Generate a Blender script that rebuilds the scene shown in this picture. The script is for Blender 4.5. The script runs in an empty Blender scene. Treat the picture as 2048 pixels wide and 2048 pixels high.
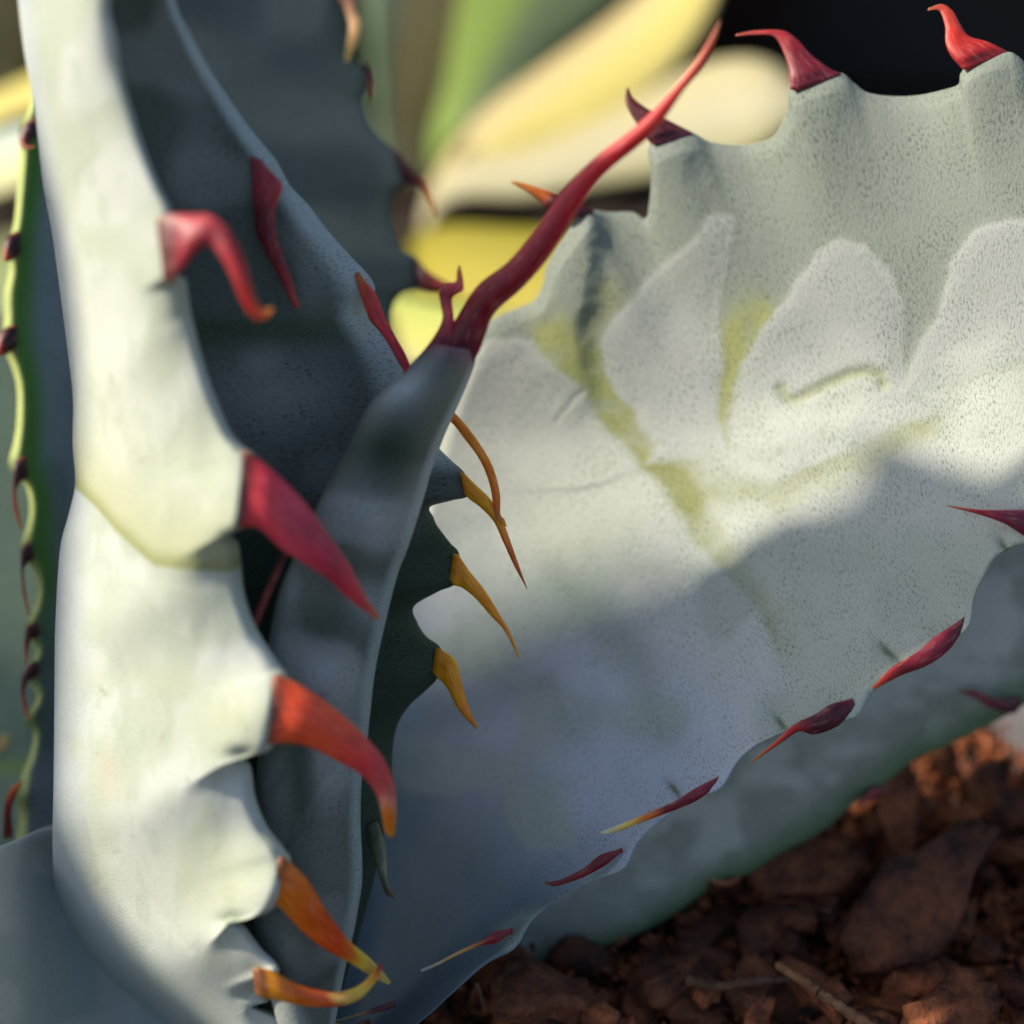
import bpy, math, random
import numpy as np
from mathutils import Vector, Matrix

random.seed(7)
RNG = np.random.default_rng(11)
SC = bpy.context.scene
COL = SC.collection

# ------------------------------------------------------------------ camera
CAM_H, PITCH, HFOV = 0.235, math.radians(30), math.radians(40)
FPX = 1024 / math.tan(HFOV / 2)
cam_d = bpy.data.cameras.new('camera')
cam = bpy.data.objects.new('camera', cam_d)
COL.objects.link(cam)
cam.location = (0, 0, CAM_H)
cam.rotation_euler = (math.pi / 2 - PITCH, 0, 0)
cam_d.sensor_width = 36
cam_d.angle = HFOV
cam_d.clip_start, cam_d.clip_end = 0.01, 500
cam_d.dof.use_dof = True
cam_d.dof.focus_distance = 0.265
cam_d.dof.aperture_fstop = (18 / math.tan(HFOV / 2) / 1000) / 0.0092
SC.camera = cam

# ------------------------------------------------------------------ light
FW = np.array([0, math.cos(PITCH), -math.sin(PITCH)])
UP = np.array([0, math.sin(PITCH), math.cos(PITCH)])
RT = np.array([1.0, 0, 0])
SUN = -0.90 * RT + 0.62 * UP - 0.31 * FW            # towards the sun
SUN /= np.linalg.norm(SUN)
sun_el = math.asin(SUN[2])
sun_az = math.atan2(SUN[0], SUN[1])
w = bpy.data.worlds.new('World')
SC.world = w
w.use_nodes = True
nt = w.node_tree
sky = nt.nodes.new('ShaderNodeTexSky')
sky.sky_type = 'NISHITA'
sky.sun_disc = False
sky.sun_elevation = sun_el
sky.sun_rotation = sun_az
sky.dust_density = 2.0
sky.ozone_density = 1.0
bg = nt.nodes['Background']
bg.inputs['Strength'].default_value = 0.12
nt.links.new(sky.outputs[0], bg.inputs[0])
sl = bpy.data.lights.new('sun', 'SUN')
sl.energy = 4.5
sl.angle = math.radians(2.2)
sl.color = (1.0, 0.92, 0.77)
so = bpy.data.objects.new('sun', sl)
COL.objects.link(so)
so.rotation_euler = Vector(SUN).to_track_quat('Z', 'Y').to_euler()
SC.view_settings.view_transform = 'Standard'
SC.view_settings.look = 'None'
SC.view_settings.gamma = 1
SC.view_settings.exposure = 0.42
SC.cycles.use_denoising = True
SC.cycles.max_bounces = 6
SC.cycles.diffuse_bounces = 3
SC.cycles.glossy_bounces = 2
SC.cycles.caustics_reflective = False
SC.cycles.caustics_refractive = False

# ------------------------------------------------------------------ helpers
def lin(c):
    c = np.array(c, float) / 255
    return np.where(c <= 0.04045, c / 12.92, ((c + 0.055) / 1.055) ** 2.4)

def P(px, py, d):
    """a point d cm deep in front of the camera, on the sight line of photo pixel px, py"""
    px, py, d = np.broadcast_arrays(np.asarray(px, float), np.asarray(py, float), np.asarray(d, float))
    x = (px - 1024) / FPX * d
    y = (1024 - py) / FPX * d
    return np.array([0, 0, CAM_H]) + 0.01 * (x[..., None] * RT + y[..., None] * UP + d[..., None] * FW)

def ground_at(px, py, z=0.0):
    v = (px - 1024) / FPX * RT + (1024 - py) / FPX * UP + FW
    k = (z - CAM_H) / v[2]
    return Vector(np.array([0, 0, CAM_H]) + v * k)

NEAR = {'A': 0.2, 'B': 1.2, 'C': 1.2}
def shift(k, px, py):
    if k == 'D':
        return -(px - 1300) * 0.0017 * (1 - min(max((py - 1500) / 450, 0), 1) * (px < 1300))
    if k == 'A':
        return -0.2 - (0.55 + 0.6 * min(max((1000 - py) / 600, 0), 1) if px > 200 and py < 1950 else -0.5)
    return -NEAR[k] - (1.3 * min(max((900 - py) / 900, 0), 1.2) + 0.7 * min(max((900 - py) / 900, 0), 1.2) ** 3 if k == 'B' else 0)
def near(pts, k):
    return [(a, b, d + shift(k, a, b)) for a, b, d in pts]

def near2(pts, k):
    return [(a, b, d + k) for a, b, d in pts]

def catmull(pts, n):
    p = np.array(pts, float)
    p = np.vstack([2 * p[0] - p[1], p, 2 * p[-1] - p[-2]])
    out = []
    for i in range(1, len(p) - 2):
        p0, p1, p2, p3 = p[i - 1], p[i], p[i + 1], p[i + 2]
        u = np.linspace(0, 1, 24, endpoint=False)[:, None]
        out.append(0.5 * (2 * p1 + (p2 - p0) * u + (2 * p0 - 5 * p1 + 4 * p2 - p3) * u ** 2 + (3 * p1 - p0 - 3 * p2 + p3) * u ** 3))
    out.append(p[-2][None])
    q = np.vstack(out)
    s = np.concatenate([[0], np.cumsum(np.linalg.norm(np.diff(q[:, :2], axis=0), axis=1))])
    t = np.linspace(0, s[-1], n)
    return np.stack([np.interp(t, s, q[:, k]) for k in range(q.shape[1])], 1)

def gauss(a, sig):
    r = int(3 * sig)
    k = np.exp(-0.5 * (np.arange(-r, r + 1) / sig) ** 2)
    k /= k.sum()
    lo = 2 * a[0] - a[1:r + 1][::-1]
    hi = 2 * a[-1] - a[-r - 1:-1][::-1]
    b = np.vstack([lo, a, hi])
    return np.stack([np.convolve(b[:, j], k, 'valid') for j in range(a.shape[1])], 1)

def margin(pts, n, sig):
    """a traced margin, sampled evenly along its smoothed course: the lobed line and the smoothed line"""
    q = catmull(pts, 1600)
    s = gauss(q, sig)
    L = np.concatenate([[0], np.cumsum(np.linalg.norm(np.diff(s[:, :2], axis=0), axis=1))])
    t = np.linspace(0, L[-1], n)
    f = lambda a: np.stack([np.interp(t, L, a[:, j]) for j in range(a.shape[1])], 1)
    return f(q), f(s)

def sstep(x):
    x = np.clip(x, 0, 1)
    return x * x * (3 - 2 * x)

def polydist(px, py, pts, closed=False):
    p = np.array(pts, float)
    if closed:
        p = np.vstack([p, p[:1]])
    best = np.full(px.shape, 1e9)
    ins = np.zeros(px.shape, bool)
    for a, b in zip(p[:-1], p[1:]):
        dx, dy = b - a
        u = np.clip(((px - a[0]) * dx + (py - a[1]) * dy) / (dx * dx + dy * dy + 1e-9), 0, 1)
        best = np.minimum(best, np.hypot(px - a[0] - u * dx, py - a[1] - u * dy))
        if closed:
            c = ((a[1] > py) != (b[1] > py)) & (px < (b[0] - a[0]) * (py - a[1]) / (b[1] - a[1] + 1e-12) + a[0])
            ins ^= c
    return (np.where(ins, best, -best) if closed else best)

def vnoise(x, y, seed=0):
    """smooth value noise, 0..1"""
    r = np.random.default_rng(seed)
    tab = r.random((64, 64))
    xi, yi = np.floor(x).astype(int), np.floor(y).astype(int)
    fx, fy = sstep(x - xi), sstep(y - yi)
    g = lambda a, b: tab[a % 64, b % 64]
    return (g(xi, yi) * (1 - fx) + g(xi + 1, yi) * fx) * (1 - fy) + (g(xi, yi + 1) * (1 - fx) + g(xi + 1, yi + 1) * fx) * fy

def make_mesh(name, verts, quads, cols=None, uvs=None, mat=None, parent=None, smooth=True):
    me = bpy.data.meshes.new(name)
    verts = np.ascontiguousarray(verts, np.float32)
    quads = np.ascontiguousarray(quads, np.int32)
    k = quads.shape[1]
    me.vertices.add(len(verts))
    me.vertices.foreach_set('co', verts.ravel())
    me.loops.add(quads.size)
    me.loops.foreach_set('vertex_index', quads.ravel())
    me.polygons.add(len(quads))
    me.polygons.foreach_set('loop_start', np.arange(0, quads.size, k, dtype=np.int32))
    me.update(calc_edges=True)
    me.polygons.foreach_set('use_smooth', np.full(len(quads), smooth))
    if cols is not None:
        a = me.color_attributes.new('Col', 'FLOAT_COLOR', 'POINT')
        c = np.ones((len(verts), 4), np.float32)
        c[:, :3] = cols
        a.data.foreach_set('color', c.ravel())
    if uvs is not None:
        u = me.uv_layers.new(name='UVMap')
        u.data.foreach_set('uv', np.ascontiguousarray(uvs, np.float32)[quads.ravel()].ravel())
    me.validate()
    if mat:
        me.materials.append(mat)
    o = bpy.data.objects.new(name, me)
    COL.objects.link(o)
    if parent:
        o.parent = parent
    return o

def tag(o, label=None, cat=None, group=None, kind=None):
    for k, v in (('label', label), ('category', cat), ('group', group), ('kind', kind)):
        if v:
            o[k] = v
    return o

def empty(name, loc):
    o = bpy.data.objects.new(name, None)
    COL.objects.link(o)
    o.location = loc
    o.empty_display_size = 0.01
    bpy.context.view_layer.update()
    return o

def adopt(o, parent):
    """parent o, keeping its place in the world (roots are unrotated empties)"""
    o.parent = parent
    r = parent
    off = Vector((0, 0, 0))
    while r:
        off += r.location
        r = r.parent
    o.location = o.location - off
    return o

# ------------------------------------------------------------------ materials
def nodes(m):
    m.use_nodes = True
    t = m.node_tree
    return t, t.nodes, t.links, t.nodes['Principled BSDF']

def leaf_material(name, speck=0.3, rough=0.62, sss=0.0, fine=1.0, bump=0.25):
    m = bpy.data.materials.new(name)
    t, N, L, b = nodes(m)
    at = N.new('ShaderNodeAttribute'); at.attribute_name = 'Col'
    uv = N.new('ShaderNodeUVMap'); uv.uv_map = 'UVMap'
    mp = N.new('ShaderNodeMapping'); mp.inputs['Scale'].default_value = (10 * fine, 19 * fine, 1)
    L.new(uv.outputs[0], mp.inputs[0])
    n1 = N.new('ShaderNodeTexNoise'); n1.inputs['Scale'].default_value = 1.0; n1.inputs['Detail'].default_value = 2.5; n1.inputs['Roughness'].default_value = 0.6
    L.new(mp.outputs[0], n1.inputs[0])
    r1 = N.new('ShaderNodeMapRange'); r1.inputs[1].default_value = 0.33; r1.inputs[2].default_value = 0.50
    L.new(n1.outputs[0], r1.inputs[0])
    n2 = N.new('ShaderNodeTexNoise'); n2.inputs['Scale'].default_value = 1.3; n2.inputs['Detail'].default_value = 4
    L.new(uv.outputs[0], n2.inputs[0])
    # speckle is strong in some patches and faint in others
    pr = N.new('ShaderNodeMapRange'); pr.inputs[1].default_value = 0.40; pr.inputs[2].default_value = 0.60; pr.inputs[3].default_value = 0.4; pr.inputs[4].default_value = 1.0
    L.new(n2.outputs[0], pr.inputs[0])
    inv = N.new('ShaderNodeMath'); inv.operation = 'SUBTRACT'; inv.inputs[0].default_value = 1
    L.new(r1.outputs[0], inv.inputs[1])
    mul = N.new('ShaderNodeMath'); mul.operation = 'MULTIPLY'
    L.new(inv.outputs[0], mul.inputs[0]); L.new(pr.outputs[0], mul.inputs[1])
    mul2 = N.new('ShaderNodeMath'); mul2.operation = 'MULTIPLY'; mul2.inputs[1].default_value = speck
    L.new(mul.outputs[0], mul2.inputs[0])
    dk = N.new('ShaderNodeMix'); dk.data_type = 'RGBA'; dk.blend_type = 'MULTIPLY'; dk.inputs[0].default_value = 1
    L.new(at.outputs[0], dk.inputs[6]); dk.inputs[7].default_value = (0.30, 0.38, 0.30, 1)
    mx = N.new('ShaderNodeMix'); mx.data_type = 'RGBA'
    L.new(mul2.outputs[0], mx.inputs[0]); L.new(at.outputs[0], mx.inputs[6]); L.new(dk.outputs[2], mx.inputs[7])
    # broad uneven bloom
    n3 = N.new('ShaderNodeTexNoise'); n3.inputs['Scale'].default_value = 0.55; n3.inputs['Detail'].default_value = 5; n3.inputs['Roughness'].default_value = 0.6
    L.new(uv.outputs[0], n3.inputs[0])
    r3 = N.new('ShaderNodeMapRange'); r3.inputs[1].default_value = 0.3; r3.inputs[2].default_value = 0.7; r3.inputs[3].default_value = 0.0; r3.inputs[4].default_value = 0.22
    L.new(n3.outputs[0], r3.inputs[0])
    gm = N.new('ShaderNodeMix'); gm.data_type = 'RGBA'; gm.blend_type = 'MULTIPLY'
    L.new(r3.outputs[0], gm.inputs[0]); L.new(mx.outputs[2], gm.inputs[6]); gm.inputs[7].default_value = (0.62, 0.74, 0.52, 1)
    L.new(gm.outputs[2], b.inputs['Base Color'])
    b.inputs['Roughness'].default_value = rough
    b.inputs['Specular IOR Level'].default_value = 0.18
    b.inputs['Sheen Weight'].default_value = 0.03
    b.inputs['Sheen Roughness'].default_value = 0.5
    if sss:
        b.inputs['Subsurface Weight'].default_value = sss
        b.inputs['Subsurface Radius'].default_value = (0.0016, 0.0018, 0.0006)
        b.inputs['Subsurface Scale'].default_value = 1.0
    bp = N.new('ShaderNodeBump'); bp.inputs['Strength'].default_value = bump; bp.inputs['Distance'].default_value = 0.0005
    L.new(n1.outputs[0], bp.inputs['Height'])
    L.new(bp.outputs[0], b.inputs['Normal'])
    return m

def spine_material():
    m = bpy.data.materials.new('spine_horn')
    t, N, L, b = nodes(m)
    at = N.new('ShaderNodeAttribute'); at.attribute_name = 'Col'
    uv = N.new('ShaderNodeUVMap'); uv.uv_map = 'UVMap'
    mp = N.new('ShaderNodeMapping'); mp.inputs['Scale'].default_value = (14, 3.2, 1)
    L.new(uv.outputs[0], mp.inputs[0])
    n = N.new('ShaderNodeTexNoise'); n.inputs['Scale'].default_value = 1; n.inputs['Detail'].default_value = 4
    L.new(mp.outputs[0], n.inputs[0])
    r = N.new('ShaderNodeMapRange'); r.inputs[1].default_value = 0.55; r.inputs[2].default_value = 0.72; r.inputs[4].default_value = 0.25
    L.new(n.outputs[0], r.inputs[0])
    mx = N.new('ShaderNodeMix'); mx.data_type = 'RGBA'
    L.new(r.outputs[0], mx.inputs[0]); L.new(at.outputs[0], mx.inputs[6]); mx.inputs[7].default_value = (0.78, 0.42, 0.28, 1)
    r2 = N.new('ShaderNodeMapRange'); r2.inputs[1].default_value = 0.25; r2.inputs[2].default_value = 0.5; r2.inputs[3].default_value = 0.6; r2.inputs[4].default_value = 1
    L.new(n.outputs[0], r2.inputs[0])
    m2 = N.new('ShaderNodeMix'); m2.data_type = 'RGBA'; m2.blend_type = 'MULTIPLY'; m2.inputs[0].default_value = 1
    L.new(mx.outputs[2], m2.inputs[6]); L.new(r2.outputs[0], m2.inputs[7])
    L.new(m2.outputs[2], b.inputs['Base Color'])
    rr = N.new('ShaderNodeMapRange'); rr.inputs[3].default_value = 0.36; rr.inputs[4].default_value = 0.62
    L.new(n.outputs[0], rr.inputs[0]); L.new(rr.outputs[0], b.inputs['Roughness'])
    b.inputs['Subsurface Weight'].default_value = 0.5
    b.inputs['Subsurface Radius'].default_value = (0.005, 0.0022, 0.0006)
    b.inputs['Subsurface Scale'].default_value = 1.0
    bp = N.new('ShaderNodeBump'); bp.inputs['Strength'].default_value = 0.25; bp.inputs['Distance'].default_value = 0.0003
    L.new(n.outputs[0], bp.inputs['Height']); L.new(bp.outputs[0], b.inputs['Normal'])
    return m

def rough_material(name, c1, c2, scale, rough=0.85, bump=0.4, dist=0.002, c3=None):
    m = bpy.data.materials.new(name)
    t, N, L, b = nodes(m)
    tc = N.new('ShaderNodeTexCoord')
    oi = N.new('ShaderNodeObjectInfo')
    add = N.new('ShaderNodeVectorMath'); add.operation = 'ADD'
    L.new(tc.outputs['Object'], add.inputs[0])
    sc = N.new('ShaderNodeVectorMath'); sc.operation = 'SCALE'; sc.inputs['Scale'].default_value = 3.0
    cx = N.new('ShaderNodeCombineXYZ')
    for i in range(3):
        L.new(oi.outputs['Random'], cx.inputs[i])
    L.new(cx.outputs[0], sc.inputs[0]); L.new(sc.outputs[0], add.inputs[1])
    n = N.new('ShaderNodeTexNoise'); n.inputs['Scale'].default_value = scale; n.inputs['Detail'].default_value = 7; n.inputs['Roughness'].default_value = 0.65
    L.new(add.outputs[0], n.inputs[0])
    cr = N.new('ShaderNodeValToRGB')
    cr.color_ramp.elements[0].position = 0.33; cr.color_ramp.elements[0].color = (*c1, 1)
    cr.color_ramp.elements[1].position = 0.68; cr.color_ramp.elements[1].color = (*c2, 1)
    if c3:
        e = cr.color_ramp.elements.new(0.78); e.color = (*c3, 1)
    L.new(n.outputs[0], cr.inputs[0])
    hs = N.new('ShaderNodeHueSaturation')
    mr = N.new('ShaderNodeMapRange'); mr.inputs[3].default_value = 0.35; mr.inputs[4].default_value = 1.45
    L.new(oi.outputs['Random'], mr.inputs[0]); L.new(mr.outputs[0], hs.inputs['Value'])
    L.new(cr.outputs[0], hs.inputs['Color']); L.new(hs.outputs[0], b.inputs['Base Color'])
    b.inputs['Roughness'].default_value = rough
    bp = N.new('ShaderNodeBump'); bp.inputs['Strength'].default_value = bump; bp.inputs['Distance'].default_value = dist
    L.new(n.outputs[0], bp.inputs['Height']); L.new(bp.outputs[0], b.inputs['Normal'])
    return m

M_LEAF = leaf_material('agave_leaf', speck=0.78, fine=1.25, bump=0.34)
M_LEAF_A = leaf_material('agave_front_leaf', speck=0.22, bump=0.16)
M_LEAF_IN = leaf_material('agave_inner_leaf', speck=0.85, fine=1.2, bump=0.4)
M_LEAF_BG = leaf_material('variegated_leaf', speck=0.1, sss=0.0)
M_SPINE = spine_material()
M_SOIL = rough_material('soil', (0.010, 0.006, 0.004), (0.05, 0.026, 0.014), 130, 0.95, 0.8, 0.004)
M_BARK = rough_material('bark', (0.030, 0.010, 0.006), (0.42, 0.125, 0.040), 130, 0.75, 1.0, 0.003, (0.75, 0.34, 0.07))
M_TWIG = rough_material('twig', (0.09, 0.04, 0.02), (0.30, 0.14, 0.06), 300, 0.8, 0.4, 0.001)
M_WALL = rough_material('dark_wall', (0.010, 0.009, 0.009), (0.022, 0.019, 0.018), 14, 0.9, 0.3, 0.004)
M_POT = rough_material('brown_pot', (0.030, 0.016, 0.014), (0.055, 0.028, 0.024), 20, 0.8, 0.2, 0.002)
M_PLANTER = rough_material('pale_planter', (0.15, 0.145, 0.16), (0.22, 0.215, 0.24), 40, 0.5, 0.1, 0.001)

# ------------------------------------------------------------------ leaf and spine builders
def leaf(parent, L, R, mids=(), nt=260, ns=120, sig=55, kL=0.0, kR=0.3, bulge=0.0, T=0.5, h=0.15, ew=0.08,
         relief=None, colour=None, mat=None, label=None, extra=None):
    """a fleshy leaf between two margins: front face, rounded rims, back face T cm behind it"""
    Lq, Ls = margin(L, nt, sig)
    Rq, Rs = margin(R, nt, sig)
    C = [(0.0, Ls)] + [(s, margin(c, nt, sig)[1]) for s, c in mids] + [(1.0, Rs)]
    u = np.linspace(0, 1, ns)
    s = 0.55 * u + 0.45 * (0.5 - 0.5 * np.cos(np.pi * u))
    G = np.zeros((nt, ns, 3))
    for i, (si, ci) in enumerate(C):                     # Lagrange blend across the leaf
        b = np.ones(ns)
        for j, (sj, _) in enumerate(C):
            if j != i:
                b *= (s - sj) / (si - sj)
        G += ci[:, None, :] * b[None, :, None]
    if kR:
        wR = np.clip((s - (1 - kR)) / kR, 0, 1) ** 1.5
        G += (Rq - Rs)[:, None, :] * wR[None, :, None]
    if kL:
        wL = np.clip((kL - s) / kL, 0, 1) ** 1.5
        G += (Lq - Ls)[:, None, :] * wL[None, :, None]
    S = np.broadcast_to(s, (nt, ns))
    TT = np.broadcast_to(np.linspace(0, 1, nt)[:, None], (nt, ns))
    G[..., 2] -= bulge * 4 * S * (1 - S)
    if extra is not None:
        G[..., 2] += extra(G[..., 0], G[..., 1], S, TT)
    x = np.clip(np.minimum(S, 1 - S) / ew, 0, 1)
    e = np.sqrt(np.clip(1 - (1 - x) ** 2, 0, 1))
    Fd = G[..., 2] + h * (1 - e)
    Bd = G[..., 2] + h + (T - h) * e
    if relief is not None:
        Fd = Fd - relief(G[..., 0], G[..., 1], S, TT) * np.clip(x * 1.5, 0, 1)
    vf = P(G[..., 0], G[..., 1], Fd)
    vb = P(G[..., 0], G[..., 1], Bd)
    col = colour(G[..., 0], G[..., 1], S, TT) if colour is not None else np.broadcast_to(np.array([0.5, 0.53, 0.47]), (nt, ns, 3))
    # lengths in cm for the texture
    du = np.cumsum(np.concatenate([np.zeros((nt, 1)), np.linalg.norm(np.diff(vf, axis=1), axis=2)], 1), 1) * 100
    dv = np.cumsum(np.concatenate([np.zeros((1, ns)), np.linalg.norm(np.diff(vf, axis=0), axis=2)], 0), 0) * 100
    du = np.broadcast_to(du.mean(0), (nt, ns)); dv = np.broadcast_to(dv.mean(1)[:, None], (nt, ns))
    uv = np.stack([du, dv], 2)
    idf = np.arange(nt * ns).reshape(nt, ns)
    idb = idf + nt * ns
    q = lambda a: np.stack([a[:-1, :-1], a[1:, :-1], a[1:, 1:], a[:-1, 1:]], 2).reshape(-1, 4)
    faces = [q(idf), q(idb)[:, ::-1]]
    for r, fl in ((0, 1), (nt - 1, -1)):
        c = np.stack([idf[r, :-1], idf[r, 1:], idb[r, 1:], idb[r, :-1]], 1)
        faces.append(c[:, ::fl])
    quads = np.vstack(faces)
    # weld the rims: the back grid's first and last columns are the front's
    mp = np.arange(2 * nt * ns)
    mp[idb[:, 0]] = idf[:, 0]
    mp[idb[:, -1]] = idf[:, -1]
    quads = mp[quads]
    ok = np.array([(quads[:, i] != quads[:, (i + 1) % 4]) for i in range(4)]).all(0)
    V = np.concatenate([vf.reshape(-1, 3), vb.reshape(-1, 3)])
    cc = np.concatenate([col.reshape(-1, 3)] * 2)
    uu = np.concatenate([uv.reshape(-1, 2)] * 2)
    base = quads[ok]
    o = make_mesh('leaf', V, base, cc, uu, mat or M_LEAF)
    adopt(o, parent)
    if label:
        o['label'] = label
    o['rim'] = h
    return o

def ramp(stops, t):
    ts = [a for a, _ in stops]
    cs = np.array([lin(c) for _, c in stops])
    return np.stack([np.interp(t, ts, cs[:, k]) for k in range(3)], -1)

def spine(parent, top, bot, d0, d1, stops, flat=0.6, maxw=0.42, name='spine', n=44, m=18, dmid=None, embed=0.12):
    d0 += 0.75 * parent.get('rim', 0.0)
    d1 += 0.4 * parent.get('rim', 0.0)
    k = parent.get('shift')
    if k:
        m0, m1 = shift(k, *top[0]), shift(k, *top[-1])
        d0, d1, dmid = d0 + m0, d1 + m1, None if dmid is None else dmid + (m0 + m1) / 2
    a = catmull(top, n)
    b = catmull(bot, n)
    if k == 'A':                                         # seat the horn well into the lobe
        dr = (a[6] + b[6]) / 2 - (a[0] + b[0]) / 2
        dr = dr / (np.linalg.norm(dr) + 1e-9)
        f = (1 - np.linspace(0, 1, n))[:, None] ** 3
        a = a - dr * 15 * f
        b = b - dr * 15 * f
    c = (a + b) / 2
    hw = (a - b) / 2
    t = np.linspace(0, 1, n)
    d = d0 + (d1 - d0) * t
    if dmid is not None:
        d = d + (dmid - (d0 + d1) / 2) * 4 * t * (1 - t)
    wcm = np.linalg.norm(hw, axis=1) * d / FPX
    dep = np.minimum(wcm * flat, maxw * flat) * (1 - t ** 6 * 0.5) * (0.45 + 0.55 * sstep(t / 0.16))
    dirn = (c[1] - c[0]) / (np.linalg.norm(c[1] - c[0]) + 1e-9)
    # bury the root in the leaf, one extra ring
    c = np.vstack([c[0] - dirn * embed * FPX / d0, c]); hw = np.vstack([hw[0] * 0.85, hw]); d = np.concatenate([[d[0] + 0.04], d])
    dep = np.concatenate([[dep[0] * 0.7], dep]); t = np.concatenate([[0.0], t])
    n += 1
    th = np.linspace(0, 2 * np.pi, m, endpoint=False)
    ct, st = np.cos(th), np.sin(th)
    sgn = lambda v, p: np.sign(v) * np.abs(v) ** p
    ctp = sgn(ct, 1.12)
    px = c[:, None, 0] + hw[:, None, 0] * ctp
    py = c[:, None, 1] + hw[:, None, 1] * ctp
    # a horn with a blunt keel: the front is a little higher than the back
    dd = d[:, None] - dep[:, None] * sgn(st, 1.15) * np.where(st > 0, 1.0, 0.75)
    V = P(px, py, dd).reshape(-1, 3)
    tip = P(c[-1, 0], c[-1, 1], d[-1])[None]
    root = P(c[0, 0], c[0, 1], d[0])[None]
    V = np.vstack([V, tip, root])
    idx = np.arange(n * m).reshape(n, m)
    nx = np.roll(idx, -1, 1)
    quads = np.stack([idx[:-1], nx[:-1], nx[1:], idx[1:]], 2).reshape(-1, 4)
    wob = 0.03 * np.sin(th * 2 + d0 * 7)[None, :] + np.zeros((n, m))
    ragged = 0.05 * (vnoise(th * 3 + d0 * 5, th * 0 + 3.3, 121) - .5)[None, :]
    tt = t[:, None] + wob * sstep(t * 4)[:, None]
    cols = ramp(stops, np.clip(tt, 0, 1))
    root_k = 1 - sstep((t[:, None] + ragged) / 0.07)
    cols = mixc(cols, lin((92, 52, 40)), (0.7 if k == 'A' else 0.0) * root_k)
    mott = vnoise(np.broadcast_to(t[:, None] * 9, (n, m)), np.broadcast_to(th * 1.6, (n, m)), 122)
    cols = np.clip(cols * (0.82 + 0.5 * mott)[..., None], 0, 1).reshape(-1, 3)
    cols = np.vstack([cols, cols[-1:], cols[:1]])
    length = np.concatenate([[0], np.cumsum(np.linalg.norm(np.diff(c, axis=0), axis=1))]) * d.mean() / FPX
    uvs = np.stack([np.broadcast_to(np.abs(th - np.pi)[None] / np.pi * wcm.max() * 2, (n, m)), np.broadcast_to(length[:, None], (n, m))], 2).reshape(-1, 2)
    uvs = np.vstack([uvs, uvs[-1:], uvs[:1]]) + RNG.random(2) * 20
    me_q = quads
    o = make_mesh(name, V, me_q, cols, uvs, M_SPINE)
    # close both ends with fans
    import bmesh
    bm = bmesh.new(); bm.from_mesh(o.data); bm.verts.ensure_lookup_table()
    for r, cen in ((n - 1, n * m), (0, n * m + 1)):
        for i in range(m):
            v1, v2 = bm.verts[idx[r, i]], bm.verts[idx[r, (i + 1) % m]]
            try:
                f = bm.faces.new((v1, v2, bm.verts[cen]) if r else (v2, v1, bm.verts[cen])); f.smooth = True
            except ValueError:
                pass
    bmesh.ops.recalc_face_normals(bm, faces=bm.faces)
    bm.to_mesh(o.data); bm.free()
    o.parent = parent
    r = parent
    off = Vector((0, 0, 0))
    while r:
        off += r.location; r = r.parent
    o.location = -off
    return o

PALE = np.array([0.60, 0.615, 0.56])
BLUE = np.array([0.46, 0.52, 0.52])
OLIVE = np.array([0.29, 0.30, 0.12])
GREEN = np.array([0.20, 0.28, 0.17])
def mixc(a, b, k):
    return a + (np.asarray(b) - a) * k[..., None]
def flat(c, px):
    return np.broadcast_to(np.asarray(c, float), px.shape + (3,)).copy()

# spine colours (photo values)
MAR, RED, CRI, ORR, ORG, AMB, YEL, PAL = (82, 14, 34), (172, 34, 50), (132, 16, 40), (228, 66, 36), (238, 112, 14), (224, 146, 16), (244, 186, 60), (246, 214, 150)

# ------------------------------------------------------------------ the ground
def build_ground():
    def axis(n, near, far):
        u = np.linspace(-1, 1, n)
        return np.sign(u) * (near * np.abs(u) + (far - near) * np.abs(u) ** 7)
    xs, ys = axis(261, 0.6, 60), axis(261, 0.6, 60) + 0.3
    X, Y = np.meshgrid(xs, ys, indexing='ij')
    fade = np.exp(-((X / 1.2) ** 2 + ((Y - .3) / 1.2) ** 2))
    Z = (-0.012 + 0.014 * (vnoise(X * 60, Y * 60, 3) - .5) + 0.010 * (vnoise(X * 22, Y * 22, 4) - .3)) * fade - 0.006 * (1 - fade)
    idx = np.arange(X.size).reshape(X.shape)
    q = np.stack([idx[:-1, :-1], idx[1:, :-1], idx[1:, 1:], idx[:-1, 1:]], 2).reshape(-1, 4)
    o = make_mesh('ground', np.stack([X, Y, Z], 2).reshape(-1, 3), q, mat=M_SOIL)
    tag(o, kind='structure')
build_ground()

# the dark wall behind
def box(name, size, loc, mat, rotz=0, bev=0.002, parent=None):
    import bmesh
    bm = bmesh.new()
    bmesh.ops.create_cube(bm, size=1)
    bmesh.ops.scale(bm, vec=size, verts=bm.verts)
    bmesh.ops.bevel(bm, geom=bm.edges[:], offset=bev, segments=2, affect='EDGES')
    me = bpy.data.meshes.new(name); bm.to_mesh(me); bm.free()
    me.materials.append(mat)
    o = bpy.data.objects.new(name, me); COL.objects.link(o)
    o.location = loc; o.rotation_euler = (0, 0, rotz)
    if parent:
        o.parent = parent
    return o
wall = empty('garden_wall', (0.3, 1.04, 0))
tag(wall, 'dark charcoal wall in shade behind the plants, top right', 'wall')
for r in range(4):
    for k in range(5):
        box('block', (0.395, 0.10, 0.195), ((k - 2) * 0.40 + (0.2 if r % 2 else 0), 0, 0.10 + r * 0.20), M_WALL, parent=wall, bev=0.006)
box('core', (2.3, 0.08, 0.79), (0.05, 0.012, 0.395), M_WALL, parent=wall)

# ------------------------------------------------------------------ the agave
agave = empty('agave', tuple(ground_at(640, 2150)))
tag(agave, 'blue grey agave with wavy leaves and long red and orange spines', 'agave')

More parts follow.
